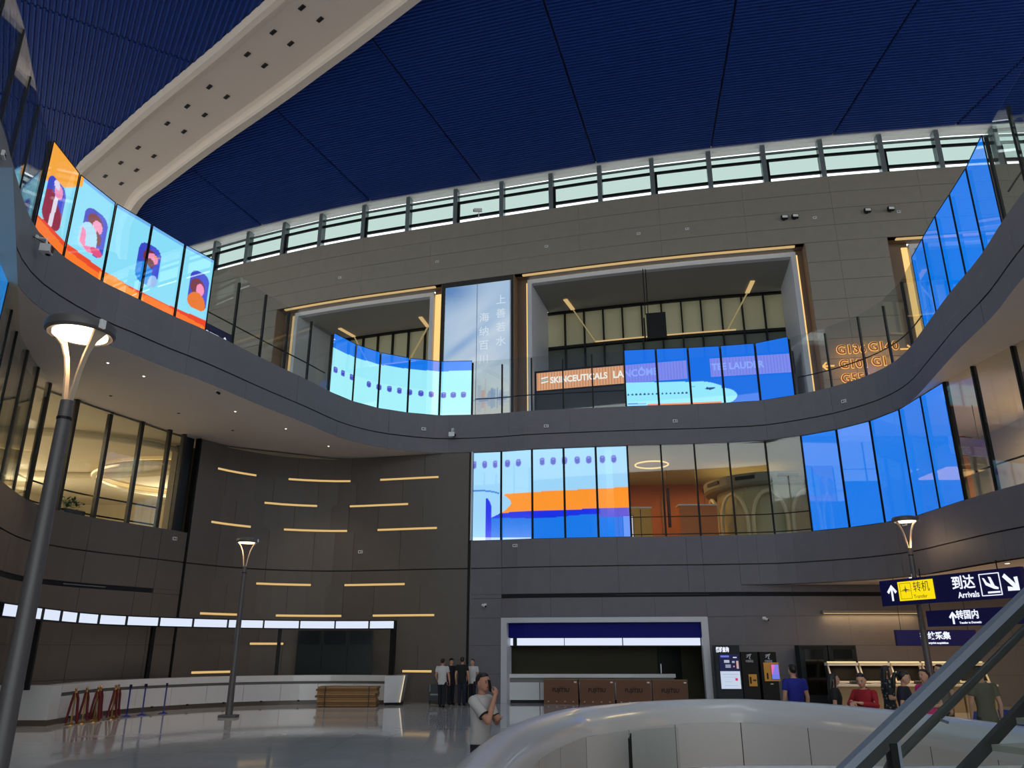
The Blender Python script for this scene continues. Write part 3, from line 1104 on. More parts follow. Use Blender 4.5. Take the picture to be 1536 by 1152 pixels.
def paint_left(p):
    A, T = p.A, p.T
    p.all((140, 226, 252))
    p.fill(T > 0.955, (112, 180, 244))
    p.fill((A < 1.12) & (T > 0.55 + 0.30 * np.clip(A, 0, 1) ** 1.6 + 0.35 * np.clip(A - 1.0, 0, 1)), (255, 172, 54))
    base = 0.155 - 0.01 * A
    p.fill(T < base + 0.02 * np.sin(A * 1.6), (238, 74, 40))
    p.fill(T < base - 0.045 + 0.02 * np.sin(A * 1.9 + 1), (255, 124, 40))
    p.fill((T < base + 0.005 - 0.10 * np.abs(A - 2.25)) & (A > 1.9) & (A < 3.1), (255, 158, 66))
    person_pic(p, 0.42, 0.42, 0)
    person_pic(p, 1.6, 0.48, 1)
    person_pic(p, 3.08, 0.48, 2)
    person_pic(p, 4.6, 0.48, 3)


def cabin_window(p, a, t, ha=0.085, ht=0.052, col=(70, 82, 196)):
    p.rrect(a, t, ha, ht, 0.05, (122, 140, 236), AR)
    p.rrect(a, t, ha * 0.82, ht * 0.86, 0.045, col, AR)
    p.fill((np.abs(p.A - a) < ha * 0.5) & (np.abs(p.T - t - ht * 0.45) < ht * 0.1), (140, 160, 240))


def paint_mid(p):
    A, T = p.A, p.T
    p.all((160, 240, 255))
    p.fill(T < 0.45, (176, 250, 255), 0.6)
    p.fill(T > 0.75 + 0.016 * A, (20, 122, 240))
    for a in (0.2, 0.52, 0.9, 1.6, 2.0, 2.36, 2.7, 3.04, 3.4, 3.73, 4.12, 4.42, 4.73):
        cabin_window(p, a, 0.40 if a < 1 else 0.37)


def paint_plane(p):
    A, T = p.A, p.T
    p.all((22, 112, 232))
    top = np.where(A < 2.2, 0.42 - 0.012 * A, 0.394 - 0.22 * (np.clip(A - 2.2, 0, 1.15) / 1.15) ** 2)
    bot = np.where(A < 2.6, 0.0, 0.075 * (np.clip(A - 2.6, 0, 0.75) / 0.75) ** 2)
    nose = ((A - 2.9) / 0.46) ** 2 + ((T - 0.12) / 0.14) ** 2 < 1
    p.fill((T < top) & (T > bot) & (A < 2.95), (150, 236, 255))
    p.fill(nose, (150, 236, 255))
    p.fill((T < 0.025) & (A > 0.65) & (A < 2.9), (240, 130, 70))
    p.fill((T > 0.03) & (T < 0.055) & (A > 0.05) & (A < 0.62) & (T < 0.06 - 0.04 * A), (80, 120, 220))
    for a in [0.08 + 0.125 * k for k in range(8)] + [1.12 + 0.125 * k for k in range(7)]:
        p.ell(a, 0.2, 0.032, 0.017, (40, 66, 140))
    m = (np.abs(A - 2.07) < 0.085) & (np.abs(T - 0.22) < 0.095)
    m2 = (np.abs(A - 2.07) < 0.07) & (np.abs(T - 0.22) < 0.085)
    p.fill(m & ~m2, (90, 170, 220))
    p.poly([(2.42, 0.255), (2.5, 0.285), (2.8, 0.27), (2.6, 0.235)], (30, 66, 150))


def paint_engine(p):
    A, T = p.A, p.T
    p.all((158, 216, 253))
    top = 0.50 + 0.008 * A
    lo = 0.295 + 0.004 * A
    p.fill(T < top, (255, 152, 46))
    p.fill((T < lo), (14, 48, 232))
    p.fill((T < lo - 0.07 + 0.012 * np.sin(A * 2)), (8, 122, 236))
    p.fill((T < lo) & (T > lo - 0.10) & (A > 4.05), (88, 92, 220))
    # engine cowl and its strut
    cx = np.clip(A / 1.32, 0, 1)
    ctop = 0.40 + 0.16 * (1 - cx ** 2.6) ** 0.55
    cbot = 0.40 - 0.18 * (1 - cx ** 2.2) ** 0.75
    m = (A < 1.32) & (T < ctop) & (T > cbot)
    p.fill(m, (158, 216, 253))
    p.fill((A < 0.95) & (np.abs(T - ctop) < 0.009), (60, 132, 224))
    p.fill((A < 0.48) & (T < 0.5), (158, 216, 253))
    e = 0.47 - 0.10 * np.clip((A - 0.5) / 0.18, 0, 1) ** 2
    p.fill((A > 0.48) & (A < 0.68) & (T < e), (10, 44, 236))
    for a in (0.05, 0.42, 0.79, 1.2, 1.56, 2.32, 2.67, 3.02, 3.42, 3.78, 4.2, 4.56):
        cabin_window(p, a, 0.86, 0.085, 0.042)


def video_wall(c, s0, s1, J, z0, z1, off, painter, label, name='video_wall', res=(52, 88), plain=None):
    js = [j for j in J if s0 - 0.01 <= j <= s1 + 0.01]
    q = c.p((s0 + s1) / 2, off, z0)
    root = empty(name, q, label=label, cat='screen')
    for i in range(len(js) - 1):
        a, b = js[i] + 0.035, js[i + 1] - 0.035
        mb = flat_panel(c, a, b, z0, z1, off, 0.03)
        # frame of the panel: four thin edges
        p, r = np.array(c.p(a, off, 0)), np.array(c.p(b, off, 0))
        d = (r - p) / np.linalg.norm(r - p)
        n = np.array([d[1], -d[0], 0])
        up = np.array([0, 0, 1.0])
        fr = MB()
        for P, Q in ((p + up * z0, r + up * z0), (p + up * z1, r + up * z1)):
            fr.bar(P - np.array(q), Q - np.array(q), 0.03, 0.02)
        for P in (p, r):
            fr.bar(P + up * z0 - np.array(q), P + up * z1 - np.array(q), 0.02, 0.03)
        o = fr.build('screen_panel', M_BLACK, root)
        if plain:
            pc = Pic(1, 1, 0, 1)
            pc.all(plain)
        else:
            pc = Pic(res[0], res[1], i + 0.03, i + 0.97)
            painter(pc)
        e = 0.012
        pc.mesh('picture', p + d * e + up * (z0 + 0.01) - q, r - d * e + up * (z0 + 0.01) - q, p + d * e + up * (z1 - 0.01) - q, r - d * e + up * (z1 - 0.01) - q, M_LED, o)
    return root


video_wall(CE, 27.85, 34.94, JE, 12.12, 14.72, -0.05, paint_left, 'curved video wall with cartoon passengers in cabin windows above an orange stripe, upper left')
video_wall(CE, 41.95, 49.14, JE, 12.12, 14.74, -0.05, paint_mid, 'curved video wall on the upper gallery showing a row of small cabin windows under a blue band')
video_wall(CE, 56.1, 63.24, JE, 12.12, 14.76, -0.05, paint_plane, 'video wall on the upper gallery showing an aircraft nose on blue')
video_wall(CE, 71.1, 78.03, JE, 12.12, 14.76, -0.05, None, 'plain blue video wall at the right end of the upper gallery', plain=(0, 128, 248))

# ---- middle gallery glazing
JGL = [-0.0, 2.0, 4.0, 6.0, 8.0, 10.0, 12.0, 14.0, 15.6, 17.1, 18.9, 20.5, 22.2, 23.75, 25.33, 27.13, 28.73, 30.1, 31.4, 32.15]
win = empty('window_2', label='middle gallery glazing on the left with deep dark mullions', cat='window', kind='structure')
for i, s_ in enumerate(JGL):
    post(CGL, s_, 6.44, 10.36, 0.13 if i > 11 else 0.08, 0.16, -0.12).build('mullion', M_BLACK if i < 12 else mat('bronze_mullion', (40, 37, 32), 0.5), win)
    if i + 1 < len(JGL) and not (14.0 <= s_ < 17.0):
        flat_panel(CGL, s_ + 0.05, JGL[i + 1] - 0.05, 6.47, 10.36, -0.08).build('pane', M_GLASS, win)
MB().tube([CGL.p(t, -0.5, 7.3) for t in np.arange(13, 32, 0.6)], 0.03, 8).build('rail', M_BLACK, win)
MB().tube([CGL.p(t, -0.3, 6.6) for t in np.arange(13, 32, 0.6)], 0.03, 8).build('rail', M_BLACK, win)
slab_obj('reflection_panel', CGL, 17.3, 24.9, 6.47, 10.36, mat('reflection_grey', (84, 86, 82), 0.4), win, -0.45, -0.5)  # added grey sheet, stands in for the grey reflections in these panes
slab_obj('end_panel', CGL, 32.2, 32.9, 6.47, 10.36, M_DARK, win, -0.3, -0.34)
video_wall(CGL, 10.0, 17.1, JGL, 6.47, 10.33, -0.04, None, 'plain blue video wall of the middle gallery at the far left edge', plain=(30, 140, 226))

JGR = [0.02, 1.31, 2.72, 4.11, 5.5, 6.86, 8.28, 9.69, 11.1, 12.59, 14.04, 15.5, 16.97, 18.54, 20.1, 21.6, 23.1, 24.8, 26.5, 28.4, 30.4, 32.4, 34.4, 36.4, 38.4, 40.4, 42.4, 44.4]
win = empty('window_3', label='middle gallery glazing at the back and right', cat='window', kind='structure')
for i, s_ in enumerate(JGR):
    if s_ in (0.02,):
        post(CGR, s_ - 0.0, 6.47, 10.36, 0.06, 0.2, 0.03).build('mullion', M_FRAME, win)
    post(CGR, s_, 6.44, 10.36, 0.07, 0.16, -0.12).build('mullion', M_BLACK, win)
    if i + 1 < len(JGR) and not (s_ < 6.8 or 14.0 < s_ < 21.5):
        flat_panel(CGR, s_ + 0.03, JGR[i + 1] - 0.03, 6.47, 10.36, -0.08).build('pane', M_GLASS, win)
MB().tube([CGR.p(t, -0.5, 7.35) for t in np.arange(6.9, 14, 0.5)], 0.022, 8).build('rail', M_BLACK, win)
MB().tube([CGR.p(t, -0.5, 6.62) for t in np.arange(6.9, 14, 0.5)], 0.022, 8).build('rail', M_BLACK, win)
MB().tube([CGR.p(t, -0.5, 7.35) for t in np.arange(21.7, 40, 0.8)], 0.03, 8).build('rail', M_BLACK, win)
video_wall(CGR, 0.02, 6.86, JGR, 6.47, 10.34, -0.03, paint_engine, 'video wall of the middle gallery showing an engine and an orange and blue fuselage stripe', res=(52, 110))
video_wall(CGR, 14.04, 21.6, JGR, 6.47, 10.34, -0.03, None, 'plain blue curved video wall of the middle gallery on the right', plain=(26, 124, 236))

# ================================================================ rooms behind the middle gallery glass
def area(name, loc, size, power, col=(255, 214, 150), rot=(0, 0, 0), sy=None):
    d = bpy.data.lights.new(name, 'AREA')
    d.shape = 'RECTANGLE'
    d.size = size
    d.size_y = sy or size
    d.energy = power
    d.color = lin(col)
    o = bpy.data.objects.new(name, d)
    o.location = loc
    o.rotation_euler = rot
    COL.objects.link(o)
    return o


# left lounge
t = empty('wall_lounge', label='beige walls of the lounge behind the left gallery glass', cat='wall', kind='structure')
MB().box((-27, 30, 8.4), (0.3, 40, 4.2)).build('wall_face', M_BEIGE, t)
MB().box((-19, 47, 8.4), (18, 0.3, 4.2)).build('wall_face', M_BEIGE, t)
MB().box((-6, 41.5, 8.4), (0.3, 12, 4.2)).build('wall_face', M_BEIGE, t)
MB().box((-19, 12, 8.4), (16, 0.3, 4.2)).build('wall_face', M_BEIGE, t)
MB().box((-13.9, 33.0, 8.4), (1.6, 0.5, 3.9), 0.9).build('wall_end', mat('brown_grey_panel', (110, 104, 92), 0.6), t)
cl = tag(MB().flat([[(-27, 12), (-9, 12), (-16, 24), (-13.2, 32), (-6, 36), (-6, 47), (-27, 47)]], 10.3, down=True).build('ceiling_lounge', mat('lounge_ceiling', (222, 212, 188), 0.8)),
         'beige ceiling of the lounge behind the left gallery glass', 'ceiling', kind='structure')
# oval drop ceiling with light cove
ov = empty('ceiling_oval', (-15.8, 38.6, 10.2), label='oval ceiling recess edged with a glowing cove', cat='ceiling light')
n = 48
for nm, ra, rb_, z_, m_, r_ in (('cove_light', 4.6, 4.2, -0.08, M_WARM, 0.09), ('rim', 4.75, 4.35, -0.2, M_BEIGE, 0.14)):
    pts = [(ra * math.cos(2 * PI * k / n), rb_ * math.sin(2 * PI * k / n), z_) for k in range(n + 1)]
    MB().tube(pts, r_, 8, cap=False).build(nm, m_, ov)
ov2 = empty('ceiling_oval', (-20.5, 33.5, 10.25), label='larger shadowed oval step in the lounge ceiling', cat='ceiling light')
MB().tube([(6.4 * math.cos(2 * PI * k / n), 4.2 * math.sin(2 * PI * k / n), -0.12) for k in range(n + 1)], 0.14, 8, cap=False).build('rim', M_BEIGE, ov2)
area('lounge_lamp', (-20, 37, 10.0), 5, 450, (255, 234, 200))
area('lounge_lamp', (-20, 26, 10.0), 5, 450, (255, 234, 200))
area('lounge_added_uplight', (-25, 30, 8.6), 1.0, 620, (255, 234, 200), (PI, 0, 0), sy=20)  # added uplights without a fitting, brighten the lounge ceiling
area('lounge_added_uplight', (-16, 42, 8.6), 8.0, 320, (255, 234, 200), (PI, 0, 0), sy=1)
# plant by the glass
pl = empty('potted_plant', (-15.45, 27.1, 6.46), label='low green plant in a trough behind the left gallery glass', cat='plant')
MB().box((0, 0, 0.1), (0.5, 0.9, 0.2), -0.3).build('trough', M_DARK, pl)
lf = MB()
rnd = random.Random(3)
for k in range(90):
    x, y, z = rnd.gauss(0, 0.16), rnd.gauss(0, 0.32), 0.25 + rnd.random() * 0.28
    d = Vector((rnd.gauss(0, 1), rnd.gauss(0, 1), rnd.random())).normalized()
    u = d.cross(Vector((0, 0, 1))).normalized() * 0.05
    c = Vector((x, y, z))
    lf.add([c, c + d * 0.1 + u, c + d * 0.22, c + d * 0.1 - u], [(0, 1, 2, 3)])
tag(lf.build('foliage', mat('leaf_green', (58, 92, 44), 0.6), pl), kind='stuff')

# cafe at the back
t = empty('wall_cafe', label='beige and orange walls of the shop behind the back gallery glass', cat='wall', kind='structure')
MB().box((10, 41.0, 8.4), (18, 0.3, 4.2)).build('wall_face', mat('orange_brown_wall', (160, 84, 38), 0.6), t)
MB().box((4.2, 37, 8.4), (0.3, 8, 4.2)).build('wall_face', M_BEIGE, t)
MB().box((18.5, 36, 8.4), (0.3, 10, 4.2)).build('wall_face', mat('orange_brown_wall', (150, 82, 40), 0.6), t)
tag(MB().flat([[(3.5, 32.8), (9, 32.2), (12.2, 31), (19, 31), (19, 41), (3.5, 41)]], 10.31, down=True).build('ceiling_cafe', mat('cafe_ceiling', (160, 154, 134), 0.8)),
    'beige ceiling of the shop behind the back gallery glass', 'ceiling', kind='structure')
for k in range(6):
    MB().box((5.6 + 2.3 * k, 40.8, 8.0), (0.04, 0.06, 3.3)).build('wall_joint', M_BROWN, t)
ring = empty('ring_lamp', (6.4, 34.9, 10.05), label='thin glowing ring lamp under the shop ceiling', cat='lamp')
MB().tube([(0.75 * math.cos(2 * PI * k / 32), 0.75 * math.sin(2 * PI * k / 32), 0) for k in range(33)], 0.035, 8, cap=False).build('ring', M_WARM, ring)
for q in (-0.6, 0.6):
    MB().tube([(q, 0.4, 0), (q, 0.4, 0.24)], 0.008, 6).build('wire', M_BLACK, ring)
pav = empty('arched_kiosk', (12.2, 36.8, 6.3), label='round shop kiosk with pale arches and a dark sign band', cat='kiosk')
R_ = 2.7
M_ARCH = mat('pale_arch', (206, 196, 156), 0.6)
MB().lathe([(R_ + .15, 2.75), (R_ + .25, 2.85), (R_ + .25, 3.25), (R_, 3.3)], 40).build('fascia', mat('kiosk_fascia', (120, 116, 100), 0.5), pav)
MB().lathe([(R_ - 0.35, 0.0), (R_ - 0.35, 2.74)], 40).build('drum', mat('kiosk_drum', (176, 168, 128), 0.6), pav)
for k in range(10):
    a0 = 2 * PI * k / 10
    ar = MB()
    pts = []
    for q in range(13):
        ph = PI * q / 12
        aa = a0 + 0.27 * math.cos(ph)
        pts.append((R_ * math.cos(aa), R_ * math.sin(aa), 1.1 + 1.35 * math.sin(ph)))
    pts = [(pts[0][0], pts[0][1], 0)] + pts + [(pts[-1][0], pts[-1][1], 0)]
    ar.tube(pts, 0.09, 6).build('arch', M_ARCH, pav)
    am = a0 + PI / 10
    MB().box(((R_ + .27) * math.cos(am), (R_ + .27) * math.sin(am), 3.05), (0.03, 0.9, 0.16), am).build('sign_band', M_BLACK, pav)
for x, y, w_, h_, mm, lb in ((5.9, 36, 1.0, 1.9, 'yellow', 'yellow display unit behind the glass beside the engine screen'), (8.4, 35.3, 1.7, 1.9, 'orange', 'orange display counter behind the back gallery glass')):
    o = empty('display_unit', (x, y, 6.3), label=lb, cat='display')
    M_ = mat(mm + '_laminate', (214, 168, 70) if mm == 'yellow' else (206, 112, 44), 0.5)
    MB().box((0, 0, h_ / 2), (w_, 0.6, h_)).build('body', M_, o)
    MB().box((0, -0.31, h_ * 0.55), (0.03, 0.02, h_ * 0.85)).build('joint', M_BLACK, o)
    MB().box((0, 0, h_ + 0.03), (w_ + 0.06, 0.66, 0.06)).build('top', M_WHITE, o)
o = empty('poster_stand', (5.15, 34.6, 6.3), label='small white lit poster stand behind the glass beside the yellow unit', cat='poster')
MB().box((0, 0, 0.05), (0.5, 0.35, 0.1)).build('foot', M_DARK, o)
MB().box((0, 0, 0.75), (0.5, 0.06, 1.3)).build('frame', M_DARK, o)
MB().box((0, -0.035, 0.78), (0.42, 0.01, 1.15)).build('sheet', mat_emit('poster_white', (232, 222, 232), 0.8), o)
o = empty('pendant_banner', (7.2, 35.6, 8.2), label='narrow dark pendant hanging behind the back gallery glass', cat='pendant')
MB().tube([(0, 0, 0.9), (0, 0, 2.1)], 0.012, 6).build('wire', M_BLACK, o)
MB().box((0, 0, 0), (0.14, 0.05, 1.8)).build('panel', mat('dark_red_pendant', (60, 26, 18), 0.5), o)
area('cafe_lamp', (11, 37.5, 10.1), 4, 230, (255, 216, 150), sy=3)
area('cafe_lamp', (6.5, 37, 10.1), 3, 130, (255, 200, 130), sy=3)

# room behind the right-hand glazing
t = empty('wall_right_gallery', label='beige wall behind the right end of the gallery glass', cat='wall', kind='structure')
MB().box((19.5, 27, 8.4), (0.3, 8.0, 4.2)).build('wall_face', M_BEIGE, t)
MB().box((21, 12, 8.4), (0.3, 22, 4.2)).build('wall_face', mat('grey_wall', (120, 122, 116), 0.6), t)
MB().box((16.4, 22.9, 8.4), (0.5, 0.5, 4.2)).build('column', mat('grey_wall', (120, 122, 116), 0.6), t)
o = empty('hanging_sign', (15.9, 26.4, 8.75), label='plain navy hanging sign seen through the right gallery glass', cat='sign')
MB().box((0, 0, 0), (1.7, 0.12, 0.62), 0.3).build('panel', M_SIGN, o)
for q in (-0.6, 0.6):
    MB().tube([(q * 0.95, q * 0.3, 0.3), (q * 0.95, q * 0.3, 1.6)], 0.015, 6).build('rod', M_BLACK, o)
area('right_room_lamp', (17.4, 25.0, 10.1), 1.5, 300, (255, 216, 150), sy=4)

# ================================================================ parapet round the floor opening
def loop_strip(prof, closed_prof=False):
    """sweep a profile of (inset, z) round the parapet line"""
    m = MB()
    Ls = [inset(PAR, d) for d, z in prof]
    N = len(PAR)
    for L, (d, z) in zip(Ls, prof):
        m.v += [(float(p[0]), float(p[1]), z) for p in L]
    for k in range(len(prof) - 1):
        for i in range(N):
            a, b = k * N + i, k * N + (i + 1) % N
            m.f.append((a, b, b + N, a + N))
            m.m.append(0)
    return m


par = empty('parapet', (3, 11, 0), label='white rounded parapet around the oval floor opening', cat='parapet')
off = lambda mb: [setattr(mb, 'v', [(x - 3, y - 11, z) for x, y, z in mb.v]), mb][1]
prof = [(0.06, 0.0), (0.03, 0.5), (0.0, 0.95), (0.02, 1.08), (0.07, 1.16), (0.15, 1.2), (0.25, 1.19), (0.34, 1.14), (0.42, 1.05), (0.47, 0.94), (0.49, 0.82)]
off(loop_strip(prof)).build('rim', M_SOLID, par, smooth=True)
off(loop_strip([(0.44, 0.86), (0.44, -5.2)])).build('backing', mat('parapet_joint', (60, 58, 58), 0.7), par)
PIN = inset(PAR, 0.49)
dd = np.linalg.norm(np.roll(PIN, -1, 0) - PIN, axis=1)
acc = np.concatenate([[0], np.cumsum(dd)])
TOT = acc[-1]


def pin(t):
    t = t % TOT
    i = int(np.searchsorted(acc, t, side='right') - 1)
    f = (t - acc[i]) / dd[i]
    return PIN[i] * (1 - f) + PIN[(i + 1) % len(PIN)] * f


npan = int(TOT / 1.35)
for k in range(npan):
    t0, t1 = TOT * k / npan + 0.008, TOT * (k + 1) / npan - 0.008
    for z0, z1 in ((-0.42, 0.82), (-1.7, -0.44)):
        m = MB()
        for q in range(4):
            p = pin(t0 + (t1 - t0) * q / 3)
            m.v += [(p[0] - 3, p[1] - 11, z0), (p[0] - 3, p[1] - 11, z1)]
        m.f = [(2 * q, 2 * q + 2, 2 * q + 3, 2 * q + 1) for q in range(3)]
        m.m = [0] * 3
        m.build('inner_panel', M_SOLID, par, smooth=True)
area('lower_level_lamp', (2.5, 9.5, -5.0), 3.0, 60, (255, 205, 150), (PI, 0, 0))
# glass screen of the lower escalator inside the opening
g = empty('glass_screen', (2.2, 14.2, 0), label='glass screen panes with a dark post inside the oval opening', cat='glass')
gp = [(-.42, -1.3), (-.3, -.55), (.05, -.02), (.65, .3)]
for i in range(3):
    a, b = np.array(gp[i]), np.array(gp[i + 1])
    d = (b - a) / np.linalg.norm(b - a)
    n = np.array([-d[1], d[0]]) * .008
    a, b = a + d * .01, b - d * .01
    MB().hexa([(*(a - n), -1.6), (*(b - n), -1.6), (*(b + n), -1.6), (*(a + n), -1.6), (*(a - n), .82), (*(b - n), .82), (*(b + n), .82), (*(a + n), .82)]).build('pane', M_GLASS, g)
MB().box((-.3, -.55, -0.3), (.035, .05, 2.2)).build('post', M_BLACK, g)
MB().box((-.42, -1.3, -0.3), (.035, .05, 2.2)).build('post', M_BLACK, g)

# ================================================================ street-style lamps inside the hall
def make_lamp(label, loc, rz=0.0):
    t = empty('street_lamp', loc, rz, label, 'lamp', 'three slender lamps of the hall')
    MB().box((0, 0, 0.04), (0.55, 0.42, 0.08)).build('base_plate', M_POLE, t)
    m = MB().lathe([(0.115, 0.08), (0.11, 0.3), (0.085, 3.0), (0.07, 4.72)], 16)
    autosmooth(m.build('pole', M_POLE, t))
    MB().lathe([(0.078, 4.5), (0.078, 4.53)], 16).build('collar', M_BLACK, t)
    for s in (1, -1):
        m = MB()
        pts = [(0.03 * s, 0, 4.66), (0.06 * s, 0, 4.85), (0.09 * s, 0, 5.05), (0.14 * s, 0, 5.25), (0.22 * s, 0, 5.42), (0.31 * s, 0, 5.53)]
        w = [0.03, 0.028, 0.026, 0.028, 0.04, 0.085]
        vs = []
        for (x, y, z), ww in zip(pts, w):
            vs += [(x - 0.014, -ww, z + 0.004), (x - 0.014, ww, z + 0.004), (x + 0.014, ww, z - 0.004), (x + 0.014, -ww, z - 0.004)]
        fs = []
        for i in range(len(pts) - 1):
            for j in range(4):
                fs.append((4 * i + j, 4 * i + (j + 1) % 4, 4 * i + 4 + (j + 1) % 4, 4 * i + 4 + j))
        m.add(vs, fs)
        m.build('arm', mat('lamp_arm_paint', (190, 170, 150), 0.4), t)
    autosmooth(MB().lathe([(0.29, 5.53), (0.34, 5.51), (0.37, 5.54), (0.375, 5.6), (0.36, 5.64), (0.2, 5.68)], 32).build('head', M_POLE, t))
    MB().lathe([(0.01, 5.505), (0.29, 5.505), (0.29, 5.53)], 32).build('diffuser', M_LAMP, t)
    MB().box((0.375, -0.05, 5.58), (0.03, 0.07, 0.1)).build('sensor', M_WHITE, t)
    d = bpy.data.lights.new('lamp_glow', 'POINT')
    d.energy = 30
    d.color = lin((255, 214, 160))
    d.shadow_soft_size = 0.2
    o = bpy.data.objects.new('lamp_glow', d)
    COL.objects.link(o)
    o.location = (loc[0], loc[1], 5.35)
    return t


make_lamp('nearest lamp, on the left, its lit lens seen from below', (-4.98, 8.3, 0), -0.35)
make_lamp('lamp standing on the open floor before the white counter', (-9.07, 26.96, 0), 0.0)
t = make_lamp('lamp on the right, its pole passing behind the hanging Arrivals sign', (13.22, 26.2, 0), 0.1)
t.scale = (1.11, 1.11, 1.11)

# ================================================================ long white counter with lightbox canopy
CC = Curve([(-13.18, 24.45), (-13.35, 26.7), (-13.0, 28.3), (-12.1, 30.0), (-10.8, 31.5), (-9.0, 32.6), (-7.3, 33.0), (-5.8, 32.95), (-4.9, 32.75)])
q = CC.p(CC.len / 2)
ct = empty('service_counter', (q[0], q[1], 0), label='long curved white service counter along the left wall', cat='counter')


def rel(mb, o=None):
    mb.v = [(x - q[0], y - q[1], z) for x, y, z in mb.v]
    return mb


L_ = CC.len
rel(slab(MB(), CC, 0.05, L_, 0.86, 1.08, 0.0, -0.45, 30)).build('counter_top', M_SOLID, ct)
rel(slab(MB(), CC, 0.05, L_, 0.76, 0.86, -0.12, -0.4, 30)).build('shadow_gap', mat('grey_recess', (120, 114, 112), 0.5), ct)
nf = 10
for k in range(nf):
    rel(slab(MB(), CC, 0.05 + (L_ - 0.05) * k / nf + 0.006, 0.05 + (L_ - 0.05) * (k + 1) / nf - 0.006, 0.16, 0.76, -0.02, -0.3, 4)).build('front_panel', M_SOLID, ct)
    a = CC.p(0.05 + (L_ - 0.05) * (k + 0.5) / nf, -0.01, 0.13)
    MB().box((a[0] - q[0], a[1] - q[1], 0.15), (0.07, 0.07, 0.05)).build('toe_light', M_BLACK, ct)
rel(slab(MB(), CC, 0.05, L_, 0.0, 0.16, -0.14, -0.4, 30)).build('plinth', mat('plinth_bronze', (96, 84, 76), 0.35), ct)
# near end returns to the wall, far end is a tapered white block
m = MB().box((-14.15, 24.2, 0.62), (1.9, 0.5, 0.92))
rel(m).build('end_block', M_SOLID, ct)
rel(MB().box((-14.15, 24.22, 0.08), (1.8, 0.42, 0.16))).build('plinth', mat('plinth_bronze', (96, 84, 76), 0.35), ct)
rel(MB().hexa([(-4.95, 32.35, 0.1), (-4.35, 32.55, 0.1), (-4.35, 33.6, 0.1), (-4.95, 33.6, 0.1), (-4.95, 32.3, 1.08), (-4.22, 32.5, 1.08), (-4.22, 33.6, 1.08), (-4.95, 33.6, 1.08)])).build('end_block', M_SOLID, ct)
rel(MB().box((-4.65, 33.0, 0.05), (0.62, 0.8, 0.1))).build('plinth', M_BLACK, ct)
rel(MB().bar((-4.36, 32.52, 0.1), (-4.20, 32.47, 1.08), 0.035, 0.03)).build('edge_light', mat_emit('edge_light', (244, 226, 196), 0.8), ct)

CN = Curve([CC.p(t, -0.35)[:2] for t in np.linspace(-0.0, L_, 14)])
CN = Curve([(-12.5, 19.5), (-13.0, 21.8)] + [tuple(p) for p in CN.c[::8]][1:] + [CC.p(L_ + 0.0, -0.35)[:2]])
cn = empty('lightbox_canopy', (q[0], q[1], 0), label='band of white lightboxes on black posts above the long counter', cat='lightbox')
LN = CN.len
e0 = [0.3]
while e0[-1] < LN - 2.2:
    e0.append(e0[-1] + 1.42)
e0.append(LN)
for a, b in zip(e0[:-1], e0[1:]):
    fq, fd = CN.p(a, 0.03, 3.0), CN.dirn(a)
    rel(MB().box(fq, (0.04, 0.12, 0.34), math.atan2(fd[1], fd[0]))).build('divider', M_BLACK, cn)
    rel(slab(MB(), CN, a + 0.035, b - 0.035, 2.86, 3.14, 0.03, -0.08, 2)).build('lightbox', M_BOXW, cn)
rel(slab(MB(), CN, 0.2, LN, 2.82, 2.86, 0.04, -0.12, 40)).build('frame_rail', M_BLACK, cn)
rel(slab(MB(), CN, 0.2, LN, 3.14, 3.18, 0.04, -0.12, 40)).build('frame_rail', M_BLACK, cn)
rel(slab(MB(), CN, 0.2, LN, 2.84, 3.16, -0.09, -0.12, 40)).build('back_plate', M_BLACK, cn)
for k, t_ in enumerate((3.6, 10.2, 15.2, LN - 0.06)):
    rel(post(CN, t_, 1.0, 3.16, 0.13 if k < 3 else 0.22, 0.12, -0.16)).build('post', M_BLACK, cn)
# dark screen standing behind the counter
o = empty('back_screen', (-7.4, 34.0, 0), label='dark glassy back screen behind the right half of the white counter', cat='screen')
for k in range(3):
    MB().box((-1.0 + 1.05 * k, 0.02 * k, 1.9), (1.03, 0.05, 1.8)).build('panel', mat('dark_green_glass', (44, 52, 52), 0.15), o)
    MB().box((-1.0 + 1.05 * k, 0.02 * k - 0.03, 2.5), (0.9, 0.02, 0.5)).build('upper_pane', mat('darker_glass', (32, 38, 44), 0.12), o)
MB().box((0, 0, 0.5), (3.15, 0.1, 1.0)).build('base', M_DARK, o)

